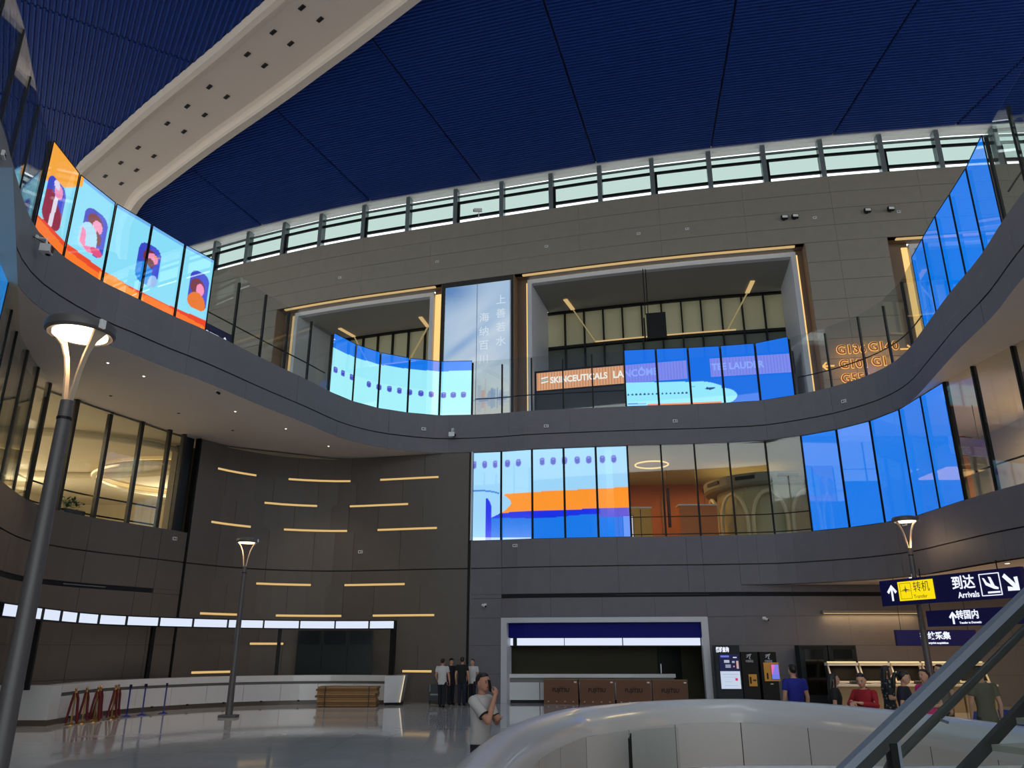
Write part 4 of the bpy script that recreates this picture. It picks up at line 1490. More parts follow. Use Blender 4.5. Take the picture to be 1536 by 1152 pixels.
# ---------------------------------------------------------------- stanchions at the counter's near end
def stanchion(loc, kind, label, lean=0.0):
    t = empty('rope_stanchion', loc, random.random(), label, 'stanchion', 'brass stanchions by the counter' if kind else 'blue stanchions by the counter')
    mm = mat('worn_brass', (176, 140, 84), 0.3, metal=0.9) if kind else mat('blue_post_paint', (26, 32, 120), 0.35)
    autosmooth(MB().lathe([(0.16, 0), (0.16, 0.02), (0.05, 0.05), (0.03, 0.07)], 16).build('base', mm, t))
    MB().lathe([(0.026, 0.06), (0.026, 0.88)], 10).build('post', mm, t)
    if kind:
        autosmooth(MB().lathe([(0.04, 0.86), (0.04, 0.9), (0.02, 0.92), (0.045, 0.96), (0.02, 1.0)], 12).build('finial', mm, t))
        pts = [(0.03, 0, 0.86), (0.08, 0.02, 0.7), (0.10, 0.03, 0.4), (0.13, 0.02, 0.12), (0.16, 0.0, 0.06)]
        MB().tube(pts, 0.04, 8).build('rope', mat('dark_red_velvet', (96, 18, 26), 0.8), t)
        pts = [(-0.03, 0, 0.86), (-0.07, -0.03, 0.6), (-0.11, -0.02, 0.3), (-0.15, 0.0, 0.05)]
        MB().tube(pts, 0.035, 8).build('rope', mat('dark_red_velvet', (96, 18, 26), 0.8), t)
    else:
        MB().box((0, 0, 0.92), (0.07, 0.07, 0.1)).build('belt_head', M_BLACK, t)
    return t


SP = [(-12.72, 24.35), (-12.66, 24.85), (-12.55, 25.3), (-12.7, 25.75), (-12.48, 26.25), (-12.6, 26.7)]
WH = ['nearest of its row', 'second', 'third', 'fourth', 'fifth', 'farthest, next to blue posts']
for k, (x, y) in enumerate(SP):
    stanchion((x, y, 0), True, 'brass post with dark red ropes at the counter end, %s' % WH[k])
for k, (x, y) in enumerate(((-12.45, 27.2), (-12.2, 27.75), (-11.75, 28.35))):
    stanchion((x, y, 0), False, 'blue belt post before the white counter, %s of three' % ('left', 'middle', 'right')[k])

# ---------------------------------------------------------------- bundle of timber before the counter
o = empty('timber_stack', (-6.25, 31.9, 0), label='low brown stack of timber boards in front of the counter', cat='timber')
TB = [mat('board_%s' % n_, c_, 0.7, noise=0.2, scale=4) for n_, c_ in (('ochre', (136, 100, 58)), ('umber', (110, 80, 48)), ('tan', (150, 114, 70)))]
rr = random.Random(5)
for k in range(9):
    for j in range(2):
        w_ = 2.3 - rr.random() * 0.12
        MB().box((rr.uniform(-.04, .04), -0.2 + 0.4 * j, 0.055 + 0.078 * k), (w_, 0.38, 0.07)).build('board', TB[(k + j + rr.randint(0, 1)) % 3], o)
for x in (-0.8, 0.85):
    MB().box((x, -0.405, 0.36), (0.03, 0.02, 0.72)).build('strap', M_DARK, o)
# steel barrow / small frame by the wall
o = empty('utility_box', (-3.0, 33.35, 0), label='small grey metal box standing by the wall left of the men', cat='box')
MB().box((0, 0, 0.42), (0.62, 0.3, 0.6)).build('body', M_DARK, o)
MB().box((0, -0.16, 0.35), (0.5, 0.02, 0.06)).build('slot', M_MULL, o)
for s in (-.27, .27):
    MB().box((s, 0, 0.06), (0.05, 0.25, 0.12)).build('foot', M_BLACK, o)
    MB().box((s, -0.16, 0.6), (0.03, 0.03, 0.3)).build('handle', M_MULL, o)

# ================================================================ service portal in the back wall
pt = empty('service_portal', (3.7, 32.9, 0), label='service portal with white frame, deep blue fascia and white lightboxes', cat='kiosk')


def prel(mb):
    mb.v = [(x - 3.7, y - 32.9, z) for x, y, z in mb.v]
    return mb


PA, PB = 1.35, 9.68
prel(slab(MB(), CGR, PA, PA + 0.26, 0, 3.28, 0.06, -0.5, 1)).build('frame_jamb', M_FRAME, pt)
prel(slab(MB(), CGR, PB - 0.26, PB, 0, 3.28, 0.06, -0.5, 1)).build('frame_jamb', M_FRAME, pt)
prel(slab(MB(), CGR, PA + 0.26, PB - 0.26, 3.08, 3.28, 0.06, -0.5)).build('frame_head', M_FRAME, pt)
prel(slab(MB(), CGR, PA + 0.26, PB - 0.26, 2.5, 3.08, -0.15, -0.3)).build('fascia', M_BLUE, pt)
ed = [PA + 0.30, PA + 0.6, 3.95, 6.3, PB - 0.3]
for a, b in zip(ed[:-1], ed[1:]):
    if b - a < 0.5:
        b = a + 0.1
    prel(slab(MB(), CGR, a + 0.02, b - 0.02, 2.2, 2.48, -0.2, -0.35)).build('lightbox', M_BOXW, pt)
prel(slab(MB(), CGR, PA + 0.26, PB - 0.26, 2.16, 2.5, -0.36, -0.4)).build('lightbox_back', M_BLACK, pt)
prel(MB().box((3.9, 36.0, 1.6), (9.2, 0.2, 3.2))).build('back_panel', mat('dim_olive_wall', (84, 78, 62), 0.7), pt)
prel(MB().box((-0.62, 34.95, 1.6), (0.15, 2.1, 3.2))).build('side_panel', M_BLACK, pt)
prel(MB().box((8.4, 34.2, 1.6), (0.15, 3.8, 3.2))).build('side_panel', M_BLACK, pt)
prel(MB().box((3.7, 35.1, 3.25), (8.9, 2.2, 0.1))).build('canopy', M_BLACK, pt)
prel(MB().box((6.85, 35.85, 1.4), (1.0, 0.08, 2.1))).build('door_leaf', M_BLACK, pt)
prel(MB().box((6.45, 35.8, 1.25), (0.04, 0.05, 0.4))).build('door_handle', M_STEEL, pt)
sc = empty('portal_counter', (3.2, 34.0, 0), label='white counter inside the service portal', cat='counter')
MB().box((0, 0, 1.03), (6.9, 0.6, 0.14)).build('counter_top', M_SOLID, sc)
MB().box((0, 0.02, 0.87), (6.8, 0.5, 0.18)).build('shadow_gap', mat('grey_recess', (120, 114, 112), 0.5), sc)
for k in range(5):
    MB().box((-2.76 + 1.37 * k, -0.02, 0.45), (1.34, 0.5, 0.66)).build('front_panel', M_SOLID, sc)
MB().box((0, 0.05, 0.06), (6.8, 0.45, 0.12)).build('plinth', M_BLACK, sc)
MB().box((-3.42, -0.32, 0.5), (0.03, 0.03, 1.0)).build('edge_light', mat_emit('amber_edge', (210, 190, 70), 0.5), sc)
CARD = mat('cardboard', (112, 78, 58), 0.8, noise=0.08, scale=3)
INK = mat('dark_ink', (44, 24, 20), 0.8)
for k, s_ in enumerate((3.79, 5.22, 6.65, 8.06)):
    x, y, _ = CGR.p(s_, -0.33)
    dr = CGR.dirn(s_)
    o = empty('cardboard_box', (x, y, 0), math.atan2(dr[1], dr[0]), 'large brown printed carton before the portal counter, %s of four' % ('leftmost', 'second', 'third', 'rightmost')[k], 'box', 'cartons before the portal counter')
    MB().box((0, 0, 0.45), (1.36, 0.5, 0.9)).build('carton', CARD, o)
    MB().box((0, 0.0, 0.91), (1.37, 0.51, 0.02)).build('top_flap', mat('cardboard_light', (142, 106, 78), 0.8), o)
    text('FUJITSU', 0.2, (0, -0.257, 0.52), (1, 0, 0), (0, 0, 1), INK, o, ext=0.002, bold=0.006)
    MB().tube([(0.02 + 0.07 * math.cos(a_), -0.256, 0.60 + 0.05 * math.sin(a_)) for a_ in np.linspace(0.1, PI - 0.1, 8)], 0.008, 5).build('printed_mark', INK, o)
    MB().box((0.58, -0.253, 0.82), (0.1, 0.006, 0.05)).build('label_patch', M_WHITE, o)
    for j in range(4):
        MB().box((-0.5 + 0.33 * j, -0.253, 0.1), (0.06, 0.006, 0.05)).build('printed_mark', mat('pale_print', (176, 150, 120), 0.8), o)

# ================================================================ kiosks, cabinets, desks on the right
def px(u, y):
    return (u - 768) / 1165.0 * y


k1 = empty('information_kiosk', (8.2, 31.35, 0), label='tall teal information kiosk with a lit screen right of the portal', cat='kiosk')
MB().box((0, 0.12, 1.1), (0.94, 0.34, 2.2)).build('body', M_TEAL, k1)
MB().box((0, -0.06, 0.1), (0.96, 0.5, 0.2)).build('foot', M_BLACK, k1)
text('航班查询', 0.2, (-0.18, -0.06, 2.03), (1, 0, 0), (0, 0, 1), M_TXT, k1, sx=0.62, bold=0.006)
s = MB().box((0.04, -0.06, 1.25), (0.76, 0.02, 1.26)).build('screen', M_BLACK, k1)
MB().box((0.04, -0.075, 0.96), (0.74, 0.01, 0.62)).build('screen_page', mat_emit('page_white', (205, 218, 240), 0.9), s)
MB().box((0.04, -0.075, 1.58), (0.74, 0.01, 0.6)).build('screen_page', mat_emit('page_navy', (44, 48, 84), 0.7), s)
for x_, z_, w_, h_, c_ in ((-0.16, 1.8, 0.32, 0.07, (110, 124, 226)), (0.22, 1.76, 0.14, 0.04, (220, 220, 240)), (-0.1, 1.62, 0.2, 0.1, (190, 194, 214)), (-0.06, 1.45, 0.2, 0.12, (150, 156, 180)), (0.15, 1.6, 0.1, 0.07, (170, 174, 196)), (0.3, 1.5, 0.08, 0.28, (206, 170, 170)), (0.16, 1.44, 0.05, 0.05, (240, 150, 170)), (0.22, 0.98, 0.09, 0.09, (220, 60, 110)), (0.0, 1.16, 0.6, 0.015, (160, 174, 210)), (0.0, 1.06, 0.5, 0.015, (180, 190, 220)), (0.0, 0.76, 0.5, 0.015, (180, 190, 220)), (-0.1, 0.9, 0.3, 0.015, (180, 190, 220))):
    MB().box((0.04 + x_, -0.083, z_), (w_, 0.006, h_)).build('screen_mark', mat_emit('mark_%d_%d_%d' % c_, c_, 0.9), s)
for n_, x_, lb in ((0, 9.02, 'black telephone kiosk with a small yellow handset plate'), (1, 9.74, 'black telephone kiosk with a wide yellow plate and lit tablet')):
    o = empty('telephone_kiosk', (x_, 31.35, 0), label=lb, cat='kiosk')
    MB().box((0, 0.12, 0.98), (0.62, 0.3, 1.96)).build('body', M_BLACK, o)
    MB().box((0, 0.05, 0.05), (0.66, 0.46, 0.1)).build('foot', M_BLACK, o)
    lg = mat_emit('dim_logo', (150, 154, 164), 0.5)
    m = MB().bar((-0.1, -0.035, 1.84), (0.09, -0.035, 1.88), 0.03, 0.03, up=(0, 1, 0)).bar((-0.1, -0.035, 1.76), (0.02, -0.035, 1.86), 0.03, 0.03, up=(0, 1, 0)).bar((0.05, -0.035, 1.86), (0.0, -0.035, 1.72), 0.03, 0.03, up=(0, 1, 0)).bar((0.0, -0.035, 1.72), (0.06, -0.035, 1.70), 0.025, 0.02, up=(0, 1, 0))
    m.build('logo', lg, o)
    text('中国电信', 0.1, (0, -0.035, 1.62), (1, 0, 0), (0, 0, 1), lg, o, sx=0.75)
    yl = mat('yellow_plate', (196, 142, 48), 0.5, emit=(150, 110, 50), estr=0.12)
    if n_ == 0:
        pl_ = MB().box((0.06, -0.05, 0.95), (0.3, 0.04, 0.42)).build('phone_plate', yl, o)
        MB().box((-0.03, -0.085, 0.95), (0.05, 0.03, 0.24)).build('handset', M_BLACK, pl_)
        MB().box((0.12, -0.075, 0.95), (0.12, 0.01, 0.06)).build('keypad', M_DARK, pl_)
    else:
        pl_ = MB().box((0.08, -0.05, 1.25), (0.58, 0.04, 0.66)).build('phone_plate', yl, o)
        tb = MB().box((0.2, -0.08, 1.25), (0.3, 0.02, 0.54)).build('tablet', M_BLACK, pl_)
        pc = Pic(8, 14, 0, 1)
        pc.C[:] = np.array(lin((120, 100, 230)))
        pc.fill(pc.A + 0.5 * (1 - pc.T) < 0.5, (226, 90, 170))
        pc.fill(pc.T < 0.35, (86, 110, 224))
        pc.mesh('tablet_picture', (0.06, -0.093, 0.99), (0.34, -0.093, 0.99), (0.06, -0.093, 1.51), (0.34, -0.093, 1.51), mat_led('tablet_led', 0.0, 0.9), pl_)
        MB().box((-0.1, -0.085, 1.1), (0.05, 0.03, 0.22)).build('handset', M_BLACK, pl_)
        MB().box((0.05, -0.04, 0.82), (0.1, 0.02, 0.03)).build('coin_slot', M_WHITE, o)
for n_, x_ in ((0, 11.45), (1, 12.55)):
    o = empty('vending_cabinet', (x_, 31.3, 0), label='dark glass-fronted cabinet against the wall, %s of the pair behind the blue-shirted man' % ('left', 'right')[n_], cat='cabinet', group='dark cabinets')
    MB().box((0, 0.15, 1.1), (1.06, 0.5, 2.2)).build('body', M_TEAL, o)
    MB().box((0, -0.11, 1.25), (0.7, 0.03, 1.6)).build('door_glass', mat('black_glass', (8, 10, 12), 0.08), o)
    MB().box((0.42, -0.13, 1.1), (0.03, 0.04, 0.4)).build('handle', M_DARK, o)
    MB().box((0, -0.1, 2.1), (0.9, 0.02, 0.1)).build('header', M_BLACK, o)

# row of fingerprint desks with tilted screens
M_DESK = mat('desk_white_laminate', (216, 208, 190), 0.5)
for k in range(5):
    x_ = 11.7 + 1.12 * k
    o = empty('fingerprint_desk', (x_, 29.0, 0), label='white self-service desk with a tilted dark screen, %s from the left in the row' % ('first', 'second', 'third', 'fourth', 'fifth')[k], cat='desk', group='fingerprint desks')
    MB().box((0, 0.1, 0.42), (1.05, 0.5, 0.84)).build('body', mat('desk_body_tan', (150, 128, 96), 0.6), o)
    MB().box((0, 0, 0.88), (1.1, 0.75, 0.06)).build('worktop', M_DESK, o)
    s_ = MB().hexa([(-.46, 0.05, 1.0), (.46, 0.05, 1.0), (.46, 0.1, 0.98), (-.46, 0.1, 0.98), (-.46, 0.3, 1.5), (.46, 0.3, 1.5), (.46, 0.35, 1.48), (-.46, 0.35, 1.48)])  .build('screen', mat('screen_black', (6, 6, 8), 0.6, spec=0.1), o)
    for a, b in (((-.5, 0.05, 0.98), (-.5, 0.3, 1.52)), ((.5, 0.05, 0.98), (.5, 0.3, 1.52))):
        MB().bar(a, b, 0.05, 0.05).build('screen_frame', M_DESK, s_)
    MB().box((0, 0.04, 0.98), (1.04, 0.06, 0.06)).build('screen_frame', M_DESK, s_)
    hd = MB().box((0, 0.34, 1.56), (1.08, 0.3, 0.1)).build('hood', M_DESK, o)
    MB().box((0, 0.3, 1.63), (1.0, 0.1, 0.03)).build('hood_light', mat_emit('desk_light', (255, 236, 180), 1.2), hd)
    MB().box((0.15, -0.15, 0.96), (0.2, 0.18, 0.1)).build('scanner', M_DARK, o)
    MB().box((-0.2, -0.2, 0.925), (0.22, 0.3, 0.012)).build('paper', M_WHITE, o)
    area('desk_lamp', (x_, 28.85, 1.5), 0.6, 3, (255, 230, 180))
area('desk_area_lamp', (14.5, 27.5, 4.42), 4, 110, (255, 206, 150), sy=2.5)
area('desk_area_lamp', (19.5, 26, 4.42), 5, 130, (255, 206, 150), sy=4)
area('desk_area_lamp', (19, 17, 4.42), 5, 100, (255, 206, 150), sy=4)
o = empty('wall_washer', (14.1, 31.75, 3.44), label='shallow light trough washing the wall above the desks', cat='light')
MB().box((0, 0.1, 0), (3.8, 0.24, 0.1)).build('housing', mat('trough_stone', (126, 119, 116), 0.55), o)
MB().box((0, 0.04, -0.055), (3.7, 0.06, 0.01)).build('diffuser', mat_emit('washer_glow', (255, 220, 160), 1.2), o)
area('washer_lamp', (14.1, 31.8, 3.36), 3.6, 22, (255, 214, 150), sy=0.08)

# blue chairs beyond the parapet
def chair(loc, rz, label):
    t = empty('blue_chair', loc, rz, label, 'chair', 'blue chairs beyond the parapet')
    MB().box((0, 0, 0.45), (0.46, 0.44, 0.05)).build('seat', mat('blue_plastic', (32, 52, 150), 0.4), t)
    m = MB()
    vs = []
    for z_, y_ in ((0.55, 0.21), (0.7, 0.23), (0.9, 0.27)):
        vs += [(-.22, y_, z_), (.22, y_, z_), (.22, y_ + .03, z_), (-.22, y_ + .03, z_)]
    fs = [(3, 2, 1, 0), (8, 9, 10, 11)]
    for i in range(2):
        for j in range(4):
            fs.append((4 * i + j, 4 * i + (j + 1) % 4, 4 * i + 4 + (j + 1) % 4, 4 * i + 4 + j))
    m.add(vs, fs).build('backrest', mat('blue_plastic', (32, 52, 150), 0.4), t)
    for sx in (-.2, .2):
        for sy in (-.19, .19):
            MB().tube([(sx * 1.1, sy * 1.1, 0), (sx, sy, 0.43)], 0.014, 6).build('leg', M_STEEL, t)
        MB().tube([(sx, 0.19, 0.45), (sx, 0.24, 0.75)], 0.013, 6).build('back_rod', M_STEEL, t)
    return t


chair((9.55, 17.0, 0), 2.6, 'blue chair seen through the stair glass, nearer of two')
chair((10.4, 17.4, 0), 2.3, 'blue chair seen through the stair glass, right beside the other')
chair((7.55, 16.9, 0), 0.3, 'blue chair between the woman in red and the patterned dress')

# ================================================================ hanging signs
def sign_box(p, r, z0, z1, label, th=0.16, name='hanging_sign'):
    """lit sign between two plan points, face towards the viewer"""
    p, r = np.array(p, float), np.array(r, float)
    c = (p + r) / 2
    d = (r - p) / np.linalg.norm(r - p)
    L = float(np.linalg.norm(r - p))
    t = empty(name, (c[0], c[1], (z0 + z1) / 2), math.atan2(d[1], d[0]), label, 'sign')
    MB().box((0, th / 2, 0), (L, th, z1 - z0)).build('sign_case', M_SIGN, t)
    return t, L, z1 - z0


def arrow(t, x, z, h, ang, m=M_TXT, w=0.16, y=-0.008):
    """line arrow, ang 0 = up, clockwise positive"""
    ca, sa = math.cos(ang), math.sin(ang)
    R = lambda a, b: (x + (a * ca + b * sa) * h, z + (-a * sa + b * ca) * h)
    P = [(-w * .5, -.5), (w * .5, -.5), (w * .5, .18), (.27, -.06), (.42, .07), (0, .5), (-.42, .07), (-.27, -.06), (-w * .5, .18)]
    mb = MB().poly([R(*q_) for q_ in P], lambda a, b: (a, y, b))
    return mb.build('arrow', m, t)


t, L, Hh = sign_box((12.45, 27.1), (14.05, 22.0), 3.42, 4.24, 'large navy hanging sign with a yellow Transfer field and an Arrivals arrow')
h2 = Hh / 2
arrow(t, -L / 2 + 0.52, 0, 0.52, 0)
yb = MB().box((-L / 2 + 1.55, -0.01, 0.02), (1.45, 0.02, 0.60)).build('yellow_field', mat_emit('yellow_field_light', (252, 224, 20), 1.0), t)
yk = mat('yellow_sign_ink', (150, 124, 10), 0.6)
text('转机', 0.34, (-L / 2 + 1.8, -0.024, 0.1), (1, 0, 0), (0, 0, 1), yk, yb, ext=0.001)
text('Transfer', 0.16, (-L / 2 + 1.72, -0.024, -0.18), (1, 0, 0), (0, 0, 1), yk, yb, ext=0.001)
for a_, b_, w_, h_ in ((1.14, 0.02, 0.46, 0.012), (1.14, 0.26, 0.46, 0.012), (1.14, -0.22, 0.46, 0.012), (0.91, 0.02, 0.012, 0.48), (1.37, 0.02, 0.012, 0.48)):
    MB().box((-L / 2 + a_, -0.023, b_), (w_, 0.004, h_)).build('pictogram_line', yk, yb)
m = MB().poly([(1.14 - .19 - L / 2, .05), (1.14 - L / 2 - .03, .08), (1.14 - L / 2, .2), (1.14 - L / 2 + .03, .08), (1.14 - L / 2 + .19, .05), (1.14 - L / 2 + .03, .04), (1.14 - L / 2, -.06), (1.14 - L / 2 - .03, .04)], lambda a, b: (a, -0.024, b))
m.build('plane_pictogram', yk, yb)
text('到达', 0.42, (L / 2 - 1.95, -0.01, 0.1), (1, 0, 0), (0, 0, 1), M_TXT, t, ext=0.002, bold=0.008)
text('Arrivals', 0.24, (L / 2 - 1.82, -0.01, -0.24), (1, 0, 0), (0, 0, 1), M_TXT, t, ext=0.002, bold=0.004)
cx = L / 2 - 1.02
for a_, b_, w_, h_ in ((0, 0.3, 0.66, 0.025), (0, -0.3, 0.66, 0.025), (-.33, 0, 0.025, 0.62), (.33, 0, 0.025, 0.62), (0.08, -0.22, 0.4, 0.05)):
    MB().box((cx + a_, -0.01, b_), (w_, 0.012, h_)).build('pictogram_line', M_TXT, t)
MB().poly([(cx - .24, .2), (cx - .17, .18), (cx - .1, .06), (cx + .02, .0), (cx - .04, .22), (cx + .05, .2), (cx + .14, -.04), (cx + .26, -.1), (cx + .24, -.15), (cx + .1, -.13), (cx - .16, -.01)], lambda a, b: (a, -0.012, b)).build('plane_pictogram', M_TXT, t)
arrow(t, L / 2 - 0.33, 0, 0.62, math.radians(135), w=0.2)
for x_ in (-0.95, 1.9):
    MB().tube([(x_, 0.08, h2), (x_, 0.08, 4.5 - 3.83)], 0.018, 6).build('rod', M_BLACK, t)
t2, L2, H2 = sign_box((12.98, 25.38), (14.35, 21.05), 2.72, 3.2, 'navy hanging sign under the Arrivals sign, pointing straight on to domestic transfer')
arrow(t2, -1.25, 0.0, 0.36, 0, w=0.2)
text('转国内', 0.27, (-0.72, -0.01, 0.06), (1, 0, 0), (0, 0, 1), M_TXT, t2, ext=0.002, bold=0.006)
text('Transfer to Domestic', 0.088, (-0.66, -0.01, -0.15), (1, 0, 0), (0, 0, 1), M_TXT, t2, ext=0.002, bold=0.002)
for x_ in (-L2 / 2 + 0.12, L2 / 2 - 0.9):
    MB().tube([(x_, 0.08, H2 / 2), (x_, 0.08, 0.46)], 0.016, 6).build('rod', M_BLACK, t2)
t3, L3, H3 = sign_box((13.66, 29.0), (16.5, 29.0), 2.17, 2.71, 'navy sign reading fingerprint acquisition, hung low over the desks')
text('指纹采集', 0.27, (-0.05, -0.01, 0.06), (1, 0, 0), (0, 0, 1), M_TXT, t3, ext=0.002, bold=0.008)
text('Fingerprint acquisition', 0.095, (-0.05, -0.01, -0.17), (1, 0, 0), (0, 0, 1), M_TXT, t3, ext=0.002, bold=0.004)
for x_ in (-1.2, 1.2):
    MB().tube([(x_, 0.08, H3 / 2), (x_, 0.08, 4.5 - 2.44)], 0.01, 6).build('rod', M_BLACK, t3)

# small navy sign behind the upper balustrade, left
a, b = CE.p(34.6, -1.0), CE.p(37.2, -1.0)
t4, L4, H4 = sign_box(a[:2], b[:2], 12.25, 12.95, 'small navy sign with a bus pictogram and an up arrow behind the upper left balustrade')
arrow(t4, L4 / 2 - 0.36, -0.05, 0.4, 0, w=0.2)
MB().box((L4 / 2 - 0.9, -0.01, -0.06), (0.44, 0.012, 0.26)).build('bus_pictogram', M_TXT, t4)
MB().box((L4 / 2 - 0.9, -0.018, 0.0), (0.36, 0.01, 0.07)).build('bus_window', M_SIGN, t4)
for q_ in (-.12, .12):
    MB().box((L4 / 2 - 0.9 + q_, -0.01, -0.21), (0.07, 0.012, 0.06)).build('bus_wheel', M_TXT, t4)
text('大巴', 0.24, (L4 / 2 - 1.4, -0.01, -0.04), (1, 0, 0), (0, 0, 1), M_TXT, t4, ext=0.002, bold=0.006)
text('Bus', 0.14, (L4 / 2 - 1.85, -0.01, -0.08), (1, 0, 0), (0, 0, 1), M_TXT, t4, ext=0.002, bold=0.004)
for q_ in (-.9, .9):
    MB().box((q_, 0.08, -0.75), (0.05, 0.05, 0.9)).build('leg', M_BLACK, t4)

# ================================================================ things on the upper wall
mu = empty('lightbox_mural', CW.p(35.37, 0, 11.5), label='tall backlit mural of sky and skyline with vertical calligraphy between the portals', cat='poster')
mo = np.array(CW.p(35.37, 0, 11.5))
ma, mb_ = np.array(CW.p(33.36, 0.05, 0)), np.array(CW.p(37.4, 0.05, 0))
md = (mb_ - ma) / np.linalg.norm(mb_ - ma)
mn = np.array([md[1], -md[0], 0])
MW = float(np.linalg.norm(mb_ - ma))
Z0, Z1 = 12.6, 22.36
case = MB().hexa([ma - mn * .06 - mo + [0, 0, Z0], mb_ - mn * .06 - mo + [0, 0, Z0], mb_ - mn * .3 - mo + [0, 0, Z0], ma - mn * .3 - mo + [0, 0, Z0], ma - mn * .06 - mo + [0, 0, Z1], mb_ - mn * .06 - mo + [0, 0, Z1], mb_ - mn * .3 - mo + [0, 0, Z1], ma - mn * .3 - mo + [0, 0, Z1]]).build('case', M_FRAME, mu)
pc = Pic(56, 130, 0, 1, 0, 1)
A, T = pc.A, pc.T
c0, c1, c2, c3, c4 = [np.array(lin(c)) for c in ((84, 130, 190), (160, 190, 220), (196, 208, 214), (214, 206, 188), (226, 216, 190))]
k_ = np.clip(T, 0, 1)[..., None]
pc.C = np.where(k_ > .6, c1 + (c1 * 1.05 - c1) * (k_ - .6) / .4, np.where(k_ > .35, c2 + (c1 - c2) * (k_ - .35) / .25, c3 + (c2 - c3) * k_ / .35))
rs = np.random.RandomState(4)
for _ in range(26):                                      # drifting clouds
    a, t_, ra, rt, s_ = rs.rand(), .45 + .55 * rs.rand(), .15 + .4 * rs.rand(), .02 + .05 * rs.rand(), rs.rand() * .22
    w_ = np.exp(-(((A - a) / ra) ** 2 + ((T - t_ - (A - a) * .25) / rt) ** 2)) * s_
    pc.C = pc.C * (1 - w_[..., None]) + np.array([.82, .87, .92]) * w_[..., None]
w_ = (np.exp(-((A - .05) / .42) ** 2 - ((T - .98) / .1) ** 2) * .9)[..., None]
pc.C = pc.C * (1 - w_) + c0 * w_
w_ = (np.exp(-((T - .62 - .28 * (A - .3)) / .035) ** 2) * .45 * np.exp(-((A - .25) / .35) ** 2))[..., None]
pc.C = pc.C * (1 - w_) + c0 * 1.25 * w_
sky_c = lambda base, k=.55: None
hor = 0.266
for a, wd, h, c in ((.55, .035, .085, (176, 188, 206)), (.60, .02, .055, (204, 170, 166)), (.645, .022, .125, (190, 186, 190)), (.62, .03, .05, (210, 168, 160)), (.70, .03, .045, (150, 170, 200)), (.74, .025, .06, (124, 158, 200)), (.78, .03, .05, (134, 164, 200)), (.82, .02, .058, (120, 150, 200)), (.86, .03, .042, (150, 164, 206)), (.9, .025, .055, (170, 180, 214)), (.68, .02, .03, (160, 174, 200))):
    pc.fill((np.abs(A - a) < wd / 2 + .004) & (T > hor) & (T < hor + h), c, .8)
    pc.fill((np.abs(A - a) < wd / 2 + .004) & (T < hor - .012) & (T > hor - .012 - h * .8), c, .55)
pc.fill((np.abs(T - hor + .004) < .009 + .006 * np.sin(A * 23)) & (A > .44), (128, 152, 196), .8)
pc.fill((T < hor - .02) & (T > hor - .03) & (A > .5), (170, 180, 204), .5)
e_ = mn * .0
f_ = lambda p, z: p - mo + np.array([0, 0, z]) + mn * 0.0
pc.mesh('mural_picture', f_(ma + md * .05, Z0 + .04), f_(mb_ - md * .05, Z0 + .04), f_(ma + md * .05, Z1 - .04), f_(mb_ - md * .05, Z1 - .04), mat_led('mural_led', 0.0, 0.95), mu)
jt = ma + md * MW * 0.5 - mo + mn * .01
MB().bar(jt + [0, 0, Z0], jt + [0, 0, Z1], 0.03, 0.02).build('panel_joint', mat('mural_joint', (110, 130, 150), 0.5), mu)
cal = mat_emit('calligraphy_white', (214, 228, 238), 0.95)
for chs, u_, zt in (('上善若水', .86, 21.1), ('海纳百川', .61, 20.1)):
    for k, ch in enumerate(chs):
        text(ch, 0.62, ma + md * MW * u_ - mo + mn * .02 + np.array([0, 0, zt - 0.86 * k]), md, (0, 0, 1), cal, mu, 'calligraphy', ext=0.004)

# ribbon display with brand names in the middle portal
CRB = Curve([CW.p(t, -1.0)[:2] for t in np.linspace(37, 55, 14)])
rbn = empty('ribbon_display', CRB.p(9, 0, 15.8), label='long copper-coloured ribbon display with shop names in the middle portal', cat='screen')
ro = np.array(CRB.p(9, 0, 15.8))


def rrel(mb):
    mb.v = [(x - ro[0], y - ro[1], z - ro[2]) for x, y, z in mb.v]
    return mb


def s_of(x):
    return float(np.interp(x, CRB.c[:, 0], CRB.s))


RIB = mat_emit('ribbon_copper', (232, 168, 126), 1.05)
RIBD = mat_emit('ribbon_copper_dark', (206, 140, 104), 0.9)
segs = [(s_of(1.39), s_of(9.4)), (s_of(10.6), s_of(14.65))]
rrel(slab(MB(), CRB, segs[0][0] - .2, segs[1][1] + .2, 11.4, 15.65, -0.02, -0.5)).build('shop_front', mat('dark_shop_front', (26, 26, 28), 0.3), rbn)
rrel(slab(MB(), CRB, segs[0][0] - .2, segs[1][1] + .2, 15.65, 16.95, -0.08, -0.5)).build('bulkhead', M_BLACK, rbn)
for a, b in segs:
    rrel(slab(MB(), CRB, a, b, 15.78, 16.8, 0.0, -0.06)).build('ribbon', RIB, rbn)
    st_ = MB()
    for k in range(int((b - a) / 0.16)):
        slab(st_, CRB, a + .16 * k + .05, a + .16 * k + .09, 15.78, 16.8, 0.012, 0.0, 1)
    tag(rrel(st_).build('led_line', RIBD, rbn), kind='stuff')
wt = mat_emit('ribbon_text', (250, 246, 240), 1.1)
